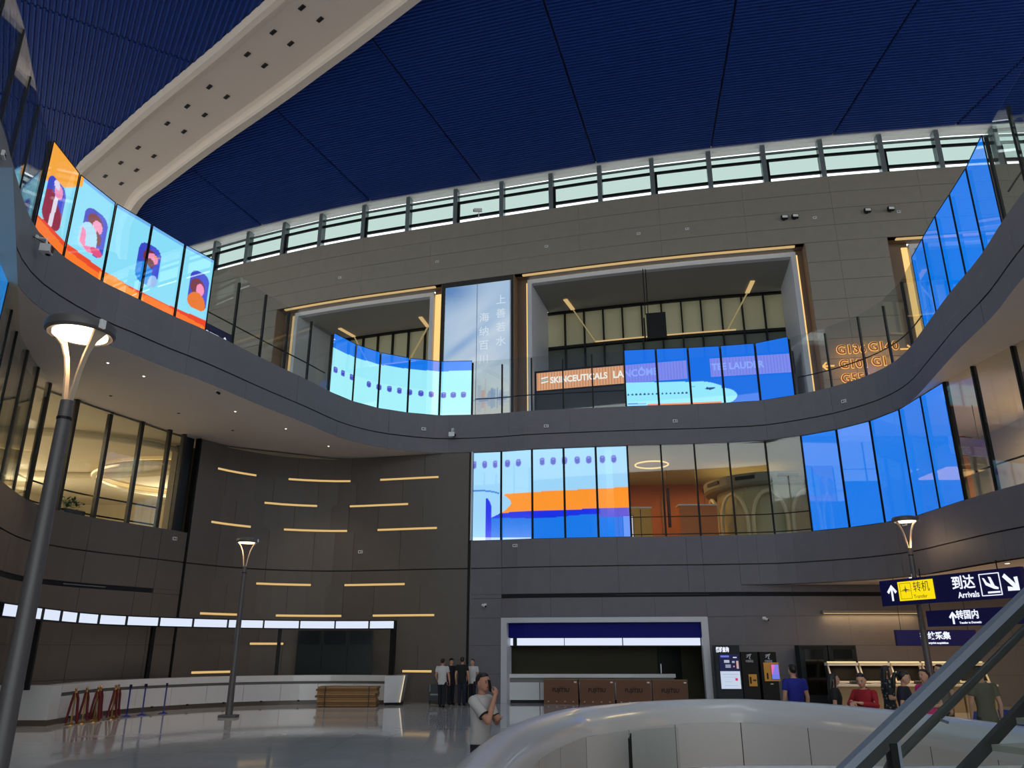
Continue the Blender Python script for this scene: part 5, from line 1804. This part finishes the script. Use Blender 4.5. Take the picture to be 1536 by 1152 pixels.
for body, x0, x1, sz in (('SKINCEUTICALS', 2.15, 5.25, .5), ('LANCÔME', 5.55, 7.9, .56), ('TEE LAUDER', 10.65, 13.3, .52)):
    sa, sb = s_of(x0), s_of(x1)
    p0, p1 = np.array(CRB.p(sa, .04, 0)), np.array(CRB.p(sb, .04, 0))
    o = text(body, sz, (0, 0, 0), (1, 0, 0), (0, 0, 1), wt, rbn, ext=0.01, bold=0.014)
    w0 = max(v.co.x for v in o.data.vertices) - min(v.co.x for v in o.data.vertices)
    k = float(np.linalg.norm(p1 - p0)) / w0
    dr = (p1 - p0) / np.linalg.norm(p1 - p0)
    o.data.transform(Matrix.Diagonal((k, 1, 1, 1)))
    o.rotation_euler = (0, 0, math.atan2(dr[1], dr[0]))
    o.location = (p0 + p1) / 2 - [ro[0], ro[1], 0] + np.array([0, 0, 16.28 - ro[2]])
lp = np.array(CRB.p(s_of(1.85), .04, 16.3)) - ro
for k in range(3):
    MB().bar(lp + np.array([-.2, 0, .12 - .13 * k]), lp + np.array([.2, 0, .22 - .13 * k]), .05, .07, up=(0, 1, 0)).build('logo_stroke', mat_emit('logo_teal', (150, 210, 210), .9) if k == 1 else wt, rbn)

o = empty('hanging_display', CRB.p(s_of(8.0), 0.4, 18.7), label='black box display hanging on two rods in the middle portal', cat='screen')
MB().box((0, 0, 0.05), (1.05, 0.4, 1.5), -.2).build('case', M_BLACK, o)
MB().box((-.62, .2, 0.0), (.08, .3, 1.2), -.2).build('side_plate', M_BLACK, o)
for x_ in (-.55, -.4):
    MB().tube([(x_, 0.1, 0.8), (x_, 0.1, 3.6)], 0.025, 6).build('rod', M_BLACK, o)

# halo-lit gate numbers on the stone
ga = empty('gate_numbers', CW.p(55.8, 0.05, 14.6), label='bronze gate numbers with warm halo light on the upper right stone wall', cat='sign')
go = np.array(CW.p(55.8, 0.05, 14.6))
g0, g1 = np.array(CW.p(54.3, .06, 0)), np.array(CW.p(57.3, .06, 0))
gd = (g1 - g0) / np.linalg.norm(g1 - g0)
gn = np.array([gd[1], -gd[0], 0])
HAL = mat_emit('halo_amber', (255, 190, 110), 1.3)
BRZ = mat('letter_bronze', (120, 66, 30), 0.5, emit=(90, 44, 16), estr=0.15)
for body, s_, z_ in (('G136', 54.42, 16.2), ('G140', 55.98, 16.28), ('G101', 54.46, 15.42), ('G11', 56.02, 15.48), ('G551', 54.46, 14.66), ('G57', 56.04, 14.7)):
    p = g0 + gd * (s_ - 54.3) - go + np.array([0, 0, z_ + 0.22])
    text(body, 0.66, p + gn * .015, gd, (0, 0, 1), HAL, ga, 'halo', ext=0.01, align='LEFT', bold=0.032, sx=0.98)
    text(body, 0.66, p + gn * .05, gd, (0, 0, 1), BRZ, ga, 'lettering', ext=0.015, align='LEFT', bold=0.004, sx=0.98)
for s_, z_, sg in ((57.75, 16.3, 1), (53.95, 15.6, -1)):
    p = g0 + gd * (s_ - 54.3) - go + np.array([0, 0, z_]) + gn * .03
    e1, e2 = p - gd * .28 * sg, p + gd * .28 * sg
    m = MB().bar(e1, e2, .08, .03, up=tuple(gn)).bar(e2, e2 - gd * .2 * sg + np.array([0, 0, .2]), .08, .03, up=tuple(gn)).bar(e2, e2 - gd * .2 * sg - np.array([0, 0, .2]), .08, .03, up=tuple(gn))
    m.build('arrow', HAL, ga)
for z_, h_ in ((15.45, .03),):
    d = bpy.data.lights.new('halo_lamp', 'AREA')
    d.shape = 'RECTANGLE'
    d.size, d.size_y, d.energy, d.color = 3.2, 2.2, 26, lin((255, 176, 90))
    ol = bpy.data.objects.new('halo_lamp', d)
    COL.objects.link(ol)
    ol.matrix_world = Matrix((Vector(gd), Vector((0, 0, 1)), Vector(gn))).transposed().to_4x4()
    ol.location = go + np.array([0, 0, .9]) + gn * .5
    ol.rotation_euler = (PI / 2, 0, math.atan2(gd[1], gd[0]) + 0)

# ================================================================ small fixtures
def device(c, s_, z, label, kind):
    q_ = c.p(s_, 0.0, z)
    dr = c.dirn(s_)
    t = empty('alarm_box' if kind == 'box' else 'security_camera', q_, math.atan2(dr[1], dr[0]), label, 'detector' if kind == 'box' else 'camera')
    if kind == 'box':
        MB().box((0, -0.03, 0), (0.2, 0.06, 0.13)).build('case', M_WHITE, t)
        MB().box((-.03, -0.064, 0), (0.06, 0.01, 0.06)).build('lens', M_BLACK, t)
        MB().box((.05, -0.064, 0), (0.03, 0.01, 0.08)).build('lens', M_DARK, t)
    elif kind == 'cam':
        MB().box((0, -0.02, 0), (0.12, 0.04, 0.14)).build('mount', M_WHITE, t)
        MB().tube([(0, -.02, 0), (0, -.16, .02)], .02, 6).build('arm', M_WHITE, t)
        autosmooth(MB().tube([(-.1, -.14, 0), (.06, -.28, -.06)], .055, 10).build('body', M_WHITE, t))
        MB().tube([(.055, -.275, -.058), (.075, -.293, -.066)], .045, 10).build('lens', M_BLACK, t)
    elif kind == 'dome':
        MB().box((0, -0.03, 0.18), (0.1, 0.06, 0.12)).build('mount', M_WHITE, t)
        MB().tube([(0, -.04, .18), (0, -.26, .16), (0, -.28, .02)], .03, 8).build('arm', M_WHITE, t)
        MB().box((0, -.3, -.12), (.26, .24, .2)).build('body', M_WHITE, t)
        MB().ball((.1, -.32, -.16), .09).build('lens', M_BLACK, t)
        MB().tube([(-.2, -.02, .1), (-.05, -.2, .05), (0, -.28, 0)], .012, 6).build('cable', M_BLACK, t)
    return t


device(CE, 46.97, 11.42, 'small pale alarm box on the upper fascia, left of the hanging camera', 'box')
device(CE, 52.58, 11.36, 'small pale alarm box on the upper fascia under the dark shop front', 'box')
device(CE, 58.16, 11.37, 'small pale alarm box on the upper fascia below the aircraft screen', 'box')
device(CE, 65.23, 11.39, 'small pale alarm box on the upper fascia below the gate numbers', 'box')
device(CE, 23.91, 11.71, 'small pale alarm box on the upper fascia at the far left edge', 'box')
device(CE, 48.3, 11.25, 'white camera on an arm hung on the fascia above the engine screen', 'dome')
t = device(CE, 27.95, 11.72, 'open white junction box with loose wires below the passenger screen', 'dome')
for k in range(5):
    MB().tube([(.02 * k - .05, -.42, -.02), (.03 * k - .08, -.46, -.1), (.02 * k - .03, -.44, -.2)], .014, 6).build('loose_wire', mat('dark_red_wire', (90, 36, 36), 0.6), t)
device(CGC, 7.76, 6.11, 'small white alarm box between the light rows of the curved wall', 'box')
device(CGR, 1.97, 6.2, 'small white alarm box under the engine screen', 'box')
device(CGR, 0.67, 3.79, 'white camera at the left of the service portal', 'cam')
device(CR, 0.85, 3.2, 'white camera above the kiosks', 'cam')
device(CGL, 32.24, 6.15, 'small white alarm box on the left wall below the last lounge pane', 'box')
device(CGR, 17.91, 6.28, 'round white sensor next to the right-hand lamp head', 'box')
for k, (s_, z_) in enumerate(((39.57, 24.18), (32.78, 24.18), (26.2, 24.1), (47.57, 24.18), (44.89, 24.23), (54.32, 24.14), (58.61, 24.13))):
    device(CW, s_, z_, 'tiny white sensor on the upper wall, ' + ('above the left end of the middle portal', 'above the mural', 'above the left portal', 'over the middle portal, right of its twin', 'over the middle portal, left of its twin', 'beside the pair of dark floodlights', 'near the right video wall')[k], 'box')
for k, (s_, lb) in enumerate(((52.7, 'left of the pair above the middle portal'), (53.25, 'right of the pair above the middle portal'), (56.96, 'single one left of the right portal'), (58.15, 'last one beside the right video wall'))):
    q_ = CW.p(s_, 0, 24.2)
    o = empty('floodlight', q_, 0, 'small dark floodlight on the upper wall, ' + lb, 'light', 'floodlights of the upper wall')
    MB().box((0, -.05, 0), (.12, .1, .12)).build('bracket', M_DARK, o)
    MB().box((0, -.2, .05), (.34, .16, .2)).build('housing', M_BLACK, o)
    MB().box((0, -.285, .05), (.28, .01, .14)).build('lens', M_WHITE, o)
o = empty('security_camera', CW.p(35.41, 0.1, 26.67), label='white camera on a short post before the clerestory', cat='camera')
MB().tube([(0, 0, 0), (0, 0, .45)], .03, 6).build('post', M_WHITE, o)
MB().box((-.05, -.05, .55), (.5, .18, .16)).build('body', M_WHITE, o)
MB().box((-.32, -.05, .52), (.05, .12, .1)).build('lens', M_BLACK, o)
# small camera under the upper soffit, and the downlights in it
o = empty('security_camera', CE.p(36.0, -0.25, 10.37), label='small black camera under the upper gallery soffit', cat='camera')
MB().box((0, 0, -.03), (.1, .1, .06)).build('mount', M_WHITE, o)
MB().tube([(0, 0, -.06), (.12, -.1, -.14)], .045, 8).build('body', M_BLACK, o)
SPOTS = [(-12.37, 22.3), (-11.82, 23.53), (-10.21, 27.46), (-9.0, 29.85), (-7.93, 32.66), (-13.9, 25.6), (-12.4, 27.7), (-11.2, 30.1)]
for k, (x, y) in enumerate(SPOTS):
    o = empty('downlight', (x, y, 10.37), label='tiny lit downlight in the upper soffit, %s along the edge' % ('nearest the left lamp', 'second from the left lamp', 'third', 'fourth', 'last, above the curved wall')[k] if k < 5 else 'unlit round downlight in the upper gallery soffit, %s' % ('near the left lamp', 'above the lounge glass', 'near the curved wall')[k - 5], cat='light', group='soffit downlights')
    if k < 5:
        dl = bpy.data.lights.new('downlight_beam', 'SPOT')
        dl.energy, dl.spot_size, dl.spot_blend, dl.color, dl.shadow_soft_size = 220, 1.5, 0.6, lin((255, 226, 190)), 0.06
        ol = bpy.data.objects.new('downlight_beam', dl)
        COL.objects.link(ol)
        ol.location = (x, y, 10.3)
    MB().lathe([(.055, -.012), (.055, 0.0)], 12).build('trim_ring', M_WHITE if k < 5 else M_DARK, o)
    MB().lathe([(.032, -.016), (.032, -.012)], 12).build('lens', M_SPOT if k < 5 else M_BLACK, o)
for k, (x, y) in enumerate(((14.3, 28.6), (14.8, 23.7))):
    o = empty('downlight', (x, y, 4.5), label='tiny lit downlight in the lower soffit, %s the Arrivals sign' % ('left of', 'above')[k], cat='light')
    MB().lathe([(.09, -.012), (.09, 0.0)], 12).build('trim_ring', M_WHITE, o)
    MB().lathe([(.06, -.016), (.06, -.012)], 12).build('lens', M_SPOT, o)

# ================================================================ glass-sided stair in the right foreground
st = empty('staircase', (2.1, 5.4, 0), label='stair with a glass side and steel handrail in the right foreground', cat='stairs')
S0 = Vector((2.1, 5.4, 1.39))
S1 = Vector((3.82, 6.0, 2.47))
sd = (S1 - S0).normalized()
hd_ = Vector((sd.x, sd.y, 0)).normalized()
sw = Vector((-hd_.y, hd_.x, 0))                      # across the stair, away from the viewer
SO = Vector((2.1, 5.4, 0))
slope = sd.z / Vector((sd.x, sd.y, 0)).length
at = lambda h, dz=0.0, ac=0.0: S0 - SO + hd_ * h + Vector((0, 0, h * slope + dz)) + sw * ac
H0, H1 = -0.9, 5.0
M_RAIL = mat('rail_steel', (132, 142, 158), 0.4, metal=0.5)
M_RAILD = mat('rail_dark', (34, 38, 40), 0.4)
MB().bar(at(H0), at(H1), 0.06, 0.05).build('top_rail', M_RAIL, st)
MB().bar(at(H0, -.075), at(H1, -.065), 0.04, 0.08).build('rail_channel', M_RAILD, st)
nrm_ = sw * 0.008
e = [H0, 0.38, 3.6, H1]
for a, b in zip(e[:-1], e[1:]):
    a, b = a + .012, b - .012
    lo, hi = -0.98, -0.11
    MB().hexa([at(a, lo) - nrm_, at(b, lo) - nrm_, at(b, lo) + nrm_, at(a, lo) + nrm_, at(a, hi) - nrm_, at(b, hi) - nrm_, at(b, hi) + nrm_, at(a, hi) + nrm_]).build('pane', M_GLASS, st)
for h in e[1:-1]:
    MB().bar(at(h, -.98), at(h, -.1), 0.05, 0.06, up=tuple(hd_)).build('post', M_BLACK, st)
    MB().bar(at(h + .045, -.98), at(h + .045, -.1), 0.03, 0.04, up=tuple(hd_)).build('post_edge', M_RAIL, st)
hr = [at(0.36, -.35, .09), at(0.40, -.29, .09)] + [at(0.44 + .3 * k, -.27, .09) for k in range(16)]
MB().tube(hr, [.03] + [.029] * (len(hr) - 1), 12).build('handrail', M_RAILD, st, smooth=True)
for h in (0.9, 2.0, 3.1, 4.2):
    MB().tube([at(h, -.285, .085), at(h, -.30, .01)], .01, 6).build('rail_bracket', M_STEEL, st)
MB().bar(at(H0, -1.08), at(H1, -1.08), 0.06, 0.2).build('stringer', M_RAIL, st)
MB().bar(at(H0, -1.05, .52), at(H1, -1.05, .52), 0.05, 0.08).build('stringer', M_DARK, st)
tm = None
n_tr = 19
for k in range(n_tr):
    h = H0 + 0.3 * k
    c_ = at(h + .15, -1.16, .27)
    if tm is None:
        o = MB().box((0, 0, 0), (0.31, 0.44, 0.045), 0).build('tread', mat('tread_stone', (170, 168, 160), 0.5), st)
        tm = o.data
    else:
        o = link(bpy.data.objects.new('tread', tm), st)
    o.location = c_
    o.rotation_euler = (0, 0, math.atan2(hd_.y, hd_.x))

# ================================================================ people
SKIN = mat('skin', (196, 146, 120), 0.6)
SKIND = mat('skin_tan', (172, 122, 98), 0.6)
HAIR = mat('black_hair', (20, 17, 16), 0.5)
MB_EYE = mat('dark_eye', (24, 18, 16), 0.3)
LIPS = mat('lips', (150, 84, 78), 0.5)


def remeshed(mb, name, m, parent, voxel, loc=None):
    """fuse the shapes into one continuous skin"""
    me = bpy.data.meshes.new(name)
    me.from_pydata(mb.v, [], mb.f)
    tmp = bpy.data.objects.new(name + '_tmp', me)
    COL.objects.link(tmp)
    md_ = tmp.modifiers.new('r', 'REMESH')
    md_.mode = 'VOXEL'
    md_.voxel_size = voxel
    md_.use_smooth_shade = True
    sm = tmp.modifiers.new('s', 'SMOOTH')
    sm.factor = 0.5
    sm.iterations = 2
    dg = bpy.context.evaluated_depsgraph_get()
    out = bpy.data.meshes.new_from_object(tmp.evaluated_get(dg))
    COL.objects.unlink(tmp)
    bpy.data.objects.remove(tmp)
    bpy.data.meshes.remove(me)
    out.name = name
    out.materials.clear()
    out.materials.append(m)
    o = bpy.data.objects.new(name, out)
    return link(o, parent)


def hand(mb, wrist, d, side, palm_n, k=1.0):
    """palm, four unequal bent fingers, thumb from the side of the palm"""
    d = Vector(d).normalized()
    n = Vector(palm_n)
    n = (n - d * n.dot(d)).normalized()
    a = d.cross(n) * side
    w = Vector(wrist)
    R = Matrix((a, n, d)).transposed()
    mb.ball(w + d * 0.05 * k, (0.042 * k, 0.018 * k, 0.055 * k), 10, 7, R)
    for i, (x, l) in enumerate(((-.03, .062), (-.01, .075), (.011, .07), (.031, .055))):
        p0 = w + d * 0.075 * k + a * x * k
        p1 = p0 + (d * 0.8 + n * 0.35).normalized() * l * .6 * k
        p2 = p1 + (d * 0.35 + n * 0.9).normalized() * l * .6 * k
        mb.tube([p0, p1, p2], [.0105 * k, .0095 * k, .008 * k], 7)
    t0 = w + d * 0.025 * k - a * .034 * k
    t1 = t0 + (d * .6 - a * .75 + n * .3).normalized() * .035 * k
    t2 = t1 + (d * .85 - a * .1 + n * .5).normalized() * .03 * k
    mb.tube([t0, t1, t2], [.013 * k, .011 * k, .009 * k], 7)


def person(loc, rz, h, label, top, bottom, arms, lean=0.0, turn=0.0, nod=0.0, hair='short', sleeve=0.55, skin=None, female=False, skirt=False, voxel=0.011, step=0.0, cap=None, hem=0.80, glasses=False):
    k = h / 1.71
    t = empty('person', loc, rz, label, 'person')
    skin = skin or SKIN
    f = 0.9 if female else 1.0
    piv = Vector((0, 0, 0.93))
    RL = Matrix.Rotation(lean, 3, 'X')          # facing -Y: positive leans forward
    T = lambda p: (piv + RL @ (Vector(p) - piv) if p[2] > 0.93 else Vector(p)) * k
    hp = Vector((0, 0.0, 1.50))
    RH = Matrix.Rotation(turn, 3, 'Z') @ Matrix.Rotation(nod, 3, 'X')
    TH = lambda p: T(hp + RH @ (Vector(p) - hp))
    RHL = RL @ RH

    def torso(mb, g=0.0, z0=None, z1=1.46):
        prof = [(0.80, .150, .105), (0.90, .160, .112), (1.02, .138 * f, .098), (1.14, .148 * f, .106), (1.27, .168 * f, .116 if not female else .125), (1.36, .178 * f, .105), (1.42, .150 * f, .085), (1.455, .085, .066)]
        rs = []
        for z, rx, ry in prof:
            if z0 is not None and z < z0 - .001:
                continue
            if z > z1 + .001:
                continue
            rs.append((T((0, 0.008, z)), (rx + g) * k, (ry + g) * k, RL if z > .93 else None))
        mb.rings(rs, 18)

    sh = {s: Vector((.182 * f * s, .012, 1.385)) for s in (1, -1)}
    el = {s: Vector(arms[s][0]) for s in (1, -1)}
    wr = {s: Vector(arms[s][1]) for s in (1, -1)}
    b = MB()
    torso(b)
    b.tube([T((0, .012, 1.40)), T((0, 0, 1.47)), T((0, -.012, 1.55))], [.066 * k, .05 * f * k, .05 * f * k], 12)
    b.ball(TH((0, -.018, 1.602)), (.074 * k, .092 * k, .11 * k), 16, 12, RHL)
    b.ball(TH((0, -.05, 1.548)), (.05 * k, .055 * k, .052 * k), 12, 8, RHL)
    b.ball(TH((0, -.112, 1.583)), (.013 * k, .02 * k, .02 * k), 8, 6, RHL)
    b.ball(TH((0, -.106, 1.607)), (.009 * k, .012 * k, .025 * k), 8, 6, RHL)
    for s in (1, -1):
        b.ball(TH((.075 * s, -.008, 1.59)), (.011 * k, .02 * k, .03 * k), 8, 6, RHL)
        b.tube([T(sh[s]), T(sh[s]) * .5 + el[s] * k * .5, el[s] * k], [.054 * f * k, .046 * f * k, .040 * f * k], 10)
        b.tube([el[s] * k, el[s] * k * .6 + wr[s] * k * .4, wr[s] * k], [.040 * f * k, .039 * f * k, .026 * f * k], 10)
        b.ball(el[s] * k, .041 * f * k, 10, 7)
        b.ball(T(sh[s]), .058 * f * k, 10, 7)
        pn = arms[s][2] if len(arms[s]) > 2 else (-s, 0, 0)
        hand(b, wr[s] * k, wr[s] - el[s], s, pn, k)
        st_ = step * s
        b.tube([Vector((.085 * s, 0, .9)) * k, Vector((.088 * s, -.012 - st_ * .5, .48)) * k, Vector((.088 * s, .012 - st_, .08)) * k], [.088 * k, .056 * k, .038 * k], 12)
        b.ball(Vector((.09 * s, -.06 - st_, .04)) * k, (.042 * k, .12 * k, .038 * k), 10, 7)
    remeshed(b, 'body', skin, t, voxel)
    # face
    for s in (1, -1):
        MB().ball(TH((.031 * s, -.101, 1.607)), (.012 * k, .007 * k, .007 * k), 8, 6, RHL).build('eye', MB_EYE, t, smooth=True)
        MB().ball(TH((.032 * s, -.099, 1.628)), (.019 * k, .007 * k, .004 * k), 8, 6, RHL).build('eyebrow', HAIR, t, smooth=True)
    MB().ball(TH((0, -.101, 1.552)), (.022 * k, .008 * k, .007 * k), 8, 6, RHL).build('mouth', LIPS, t, smooth=True)
    # hair
    hb = MB()
    hb.ball(TH((0, .016, 1.626)), (.079 * k, .085 * k, .096 * k), 16, 12, RHL)
    hb.ball(TH((0, -.024, 1.682)), (.066 * k, .06 * k, .04 * k), 14, 8, RHL)
    if hair == 'long':
        hb.rings([(TH((0, .045, 1.66)), .08 * k, .05 * k), (TH((0, .06, 1.55)), .098 * k, .058 * k), (T((0, .075, 1.42)), .105 * k, .05 * k), (T((0, .09, 1.28)), .085 * k, .035 * k)], 14)
        for s in (1, -1):
            hb.tube([TH((.07 * s, -.035, 1.66)), TH((.084 * s, -.03, 1.57)), T((.085 * s, -.02, 1.44))], [.02 * k, .024 * k, .018 * k], 8)
    elif hair == 'pony':
        hb.tube([TH((0, .09, 1.66)), TH((0, .15, 1.64)), TH((0, .165, 1.55)), TH((0, .15, 1.42)), TH((0, .13, 1.34))], [.03 * k, .036 * k, .042 * k, .036 * k, .012 * k], 10)
        MB().ball(TH((0, .125, 1.655)), (.03 * k, .02 * k, .03 * k), 8, 6).build('hair_tie', M_WHITE, t, smooth=True)
    elif hair == 'bun':
        hb.ball(TH((0, .09, 1.62)), (.06 * k, .05 * k, .07 * k), 12, 8, RHL)
    remeshed(hb, 'hair', HAIR, t, voxel)
    if cap:
        cb = MB().ball(TH((0, .005, 1.675)), (.09 * k, .1 * k, .055 * k), 14, 8, RHL)
        cb.ball(TH((0, -.13, 1.665)), (.06 * k, .06 * k, .01 * k), 12, 6, RHL)
        remeshed(cb, 'cap', cap, t, voxel)
    # clothes
    c = MB()
    torso(c, .016, hem)
    c.ball(T((0, .012, 1.405)), (.12 * k, .075 * k, .05 * k), 14, 8, RL)
    for s in (1, -1):
        a_, e_ = T(sh[s]), el[s] * k
        w_ = wr[s] * k
        c.ball(a_, .07 * f * k, 12, 8)
        if sleeve <= 1:
            c.tube([a_, a_ + (e_ - a_) * sleeve * .5, a_ + (e_ - a_) * sleeve], [.068 * f * k, .066 * f * k, .066 * f * k], 12)
        else:
            c.tube([a_, a_ * .5 + e_ * .5, e_, e_ + (w_ - e_) * (sleeve - 1)], [.068 * f * k, .06 * f * k, .054 * f * k, .044 * k], 12)
            c.ball(e_, .054 * f * k, 10, 7)
    remeshed(c, 'dress' if skirt == 'dress' else 'shirt', top, t, voxel)
    p = MB()
    if skirt:
        p.rings([(T((0, .008, .98)), .15 * k, .112 * k), (Vector((0, .005, .86)) * k, .178 * k, .135 * k), (Vector((0, .005, .6)) * k, .19 * k, .15 * k), (Vector((0, .005, .5)) * k, .2 * k, .16 * k)], 18)
        remeshed(p, 'skirt', bottom, t, voxel)
    else:
        p.rings([(T((0, .008, .99)), .143 * f * k + .01, .106 * k), (Vector((0, .008, .9)) * k, .172 * k, .124 * k), (Vector((0, .008, .82)) * k, .168 * k, .12 * k)], 18)
        for s in (1, -1):
            st_ = step * s
            p.tube([Vector((.084 * s, .005, .88)) * k, Vector((.09 * s, -.01 - st_ * .5, .5)) * k, Vector((.09 * s, .012 - st_, .1)) * k], [.098 * k, .078 * k, .066 * k], 14)
        remeshed(p, 'trousers', bottom, t, voxel)
    for s in (1, -1):
        st_ = step * s
        sb = MB().ball(Vector((.09 * s, -.065 - st_, .045)) * k, (.05 * k, .13 * k, .045 * k), 12, 8)
        sb.tube([Vector((.088 * s, .012 - st_, .03)) * k, Vector((.088 * s, .012 - st_, .1)) * k], [.05 * k, .045 * k], 10)
        sb.v = [(x, y, max(z, 0.004)) for x, y, z in sb.v]
        sb.build('shoe', M_BLACK, t, smooth=True)
    return t, k, TH, RHL, T


DOWN = {1: ((.24, .03, 1.10), (.25, -.05, .86)), -1: ((-.24, .03, 1.10), (-.25, -.05, .86))}
BENT = {1: ((.23, .04, 1.09), (.10, -.22, 1.08), (-.4, 0, 1)), -1: ((-.23, .04, 1.09), (-.10, -.22, 1.10), (.4, 0, 1))}
W_TEE = mat('white_cotton', (198, 196, 196), 0.8)
B_TEE = mat('black_cotton', (18, 18, 22), 0.8)
NAVYT = mat('dark_navy_trousers', (18, 20, 34), 0.8)

t, k, TH, RHL, T = person((-0.40, 11.1, 0), math.radians(62), 1.78, 'man in a white polo shirt holding a phone to his face beside the parapet', mat('white_polo', (176, 170, 168), 0.8), NAVYT,
                       {-1: ((-.20, -.21, 1.16), (-.02, -.20, 1.44), (.3, .9, 0)), 1: ((.21, -.1, 1.12), (.02, -.22, 1.16), (0, .3, 1))}, turn=-0.30, nod=0.06, skin=SKIND, voxel=0.009, sleeve=0.7, hem=.78)
ph = MB().hexa([TH(p) for p in ((-.005, -.165, 1.50), (.028, -.16, 1.50), (.034, -.13, 1.51), (.0, -.135, 1.51), (-.03, -.15, 1.64), (.003, -.145, 1.64), (.008, -.115, 1.645), (-.025, -.12, 1.645))])
o = ph.build('smartphone', M_BLACK, None)
o.location = t.location
o.rotation_euler = t.rotation_euler
tag(o, 'black smartphone held at the face of the man in the white polo', 'phone')
for s in (1, -1):
    a_, e_ = T((.182 * s, .012, 1.385)), Vector({-1: (-.20, -.21, 1.16), 1: (.21, -.1, 1.12)}[s]) * k
    p0, p1 = a_ + (e_ - a_) * .68, a_ + (e_ - a_) * .73
    MB().tube([p0, p1], .070 * k, 14).build('sleeve_cuff', M_BLACK, t)

person((-2.62, 31.2, 0), math.radians(172), 1.72, 'man in a white T-shirt with his back to us near the curved wall', W_TEE, NAVYT, {1: ((.25, .0, 1.12), (.22, -.16, .95)), -1: ((-.26, .05, 1.10), (-.27, -.06, .87))}, step=0.1, voxel=.013)
person((-2.40, 32.65, 0), math.radians(40), 1.70, 'person in a dark cap half hidden behind the man in the white T-shirt', B_TEE, NAVYT, DOWN, cap=M_BLACK, voxel=.013)
person((-1.93, 32.1, 0), math.radians(165), 1.76, 'tall man in a black T-shirt with his back to us by the dark wall joint', B_TEE, mat('dark_jeans', (22, 28, 48), 0.8), DOWN, voxel=.013)
person((-1.55, 32.5, 0), math.radians(-25), 1.68, 'man in a white printed T-shirt facing the one in black', W_TEE, NAVYT, DOWN, voxel=.013, step=.04)

person((5.8, 17.1, 0), math.radians(190), 1.78, 'man in a blue polo shirt seen from behind, beyond the parapet', mat('blue_polo', (24, 34, 140), 0.8), NAVYT, DOWN, voxel=.012)
person((6.15, 15.9, 0), math.radians(70), 1.63, 'woman with long black hair in dark clothes left of the woman in red', B_TEE, NAVYT, DOWN, hair='long', female=True, voxel=.012)
person((6.02, 14.2, 0), math.radians(-52), 1.70, 'woman in a red top leaning on the white parapet', mat('red_knit', (150, 20, 34), 0.85), NAVYT,
       {-1: ((-.25, -.12, 1.20), (-.08, -.36, 1.22), (0, 0, -1)), 1: ((.24, -.14, 1.20), (.02, -.30, 1.24), (0, 0, -1))}, lean=0.14, nod=0.12, turn=0.25, hair='bun', female=True, sleeve=1.75, voxel=.010)
m_pat = mat('floral_dress', (40, 42, 48), 0.8, noise=0.0)
nt = m_pat.node_tree
vo = nt.nodes.new('ShaderNodeTexVoronoi')
vo.inputs['Scale'].default_value = 16
tc = nt.nodes.new('ShaderNodeTexCoord')
cr = nt.nodes.new('ShaderNodeValToRGB')
cr.color_ramp.elements[0].color = (*lin((120, 124, 110)), 1)
cr.color_ramp.elements[0].position = 0.22
cr.color_ramp.elements[1].color = (*lin((24, 26, 34)), 1)
cr.color_ramp.elements[1].position = 0.36
nt.links.new(tc.outputs['Object'], vo.inputs['Vector'])
nt.links.new(vo.outputs['Distance'], cr.inputs[0])
nt.links.new(cr.outputs[0], nt.nodes['Principled BSDF'].inputs['Base Color'])
person((7.95, 17.6, 0), math.radians(80), 1.74, 'woman in a dark patterned dress standing in profile before the desks', m_pat, m_pat, BENT, hair='long', female=True, skirt='dress', voxel=.012, sleeve=.8)
t, k, TH, RHL, T = person((7.1, 15.1, 0), math.radians(58), 1.70, 'woman with a ponytail in a dark T-shirt with a white print', mat('dark_navy_cotton', (22, 22, 40), 0.8), NAVYT, BENT, hair='pony', female=True, nod=.22, voxel=.011)
for x_, z_, rx, rz_, a_ in ((.0, 1.16, .05, .05, 0), (.05, 1.22, .018, .05, .5), (.02, 1.25, .016, .05, .2), (-.02, 1.25, .016, .05, -.1), (-.06, 1.2, .02, .045, -.7)):
    MB().ball(T((x_, -.128, z_)), (rx, .012, rz_), 10, 6, Matrix.Rotation(a_, 3, 'Y')).build('shirt_print', M_WHITE, t, smooth=True)
person((7.75, 15.6, 0), math.radians(-62), 1.72, 'woman in a bright pink top facing the ponytailed woman', mat('pink_cotton', (214, 40, 120), 0.8), mat('salmon_skirt', (170, 92, 84), 0.8), BENT, hair='bun', female=True, skirt=True, voxel=.011, sleeve=.35)
person((9.25, 17.9, 0), math.radians(-80), 1.76, 'dark-haired person partly hidden behind the stair rail beside the pink top', mat('grey_cotton', (120, 110, 104), 0.8), NAVYT, DOWN, voxel=.013)
person((8.75, 15.5, 0), math.radians(170), 1.75, 'person in an olive shirt seen from behind through the stair glass', mat('olive_shirt', (84, 82, 66), 0.8), mat('dark_teal_trousers', (24, 36, 40), 0.8), DOWN, voxel=.013)
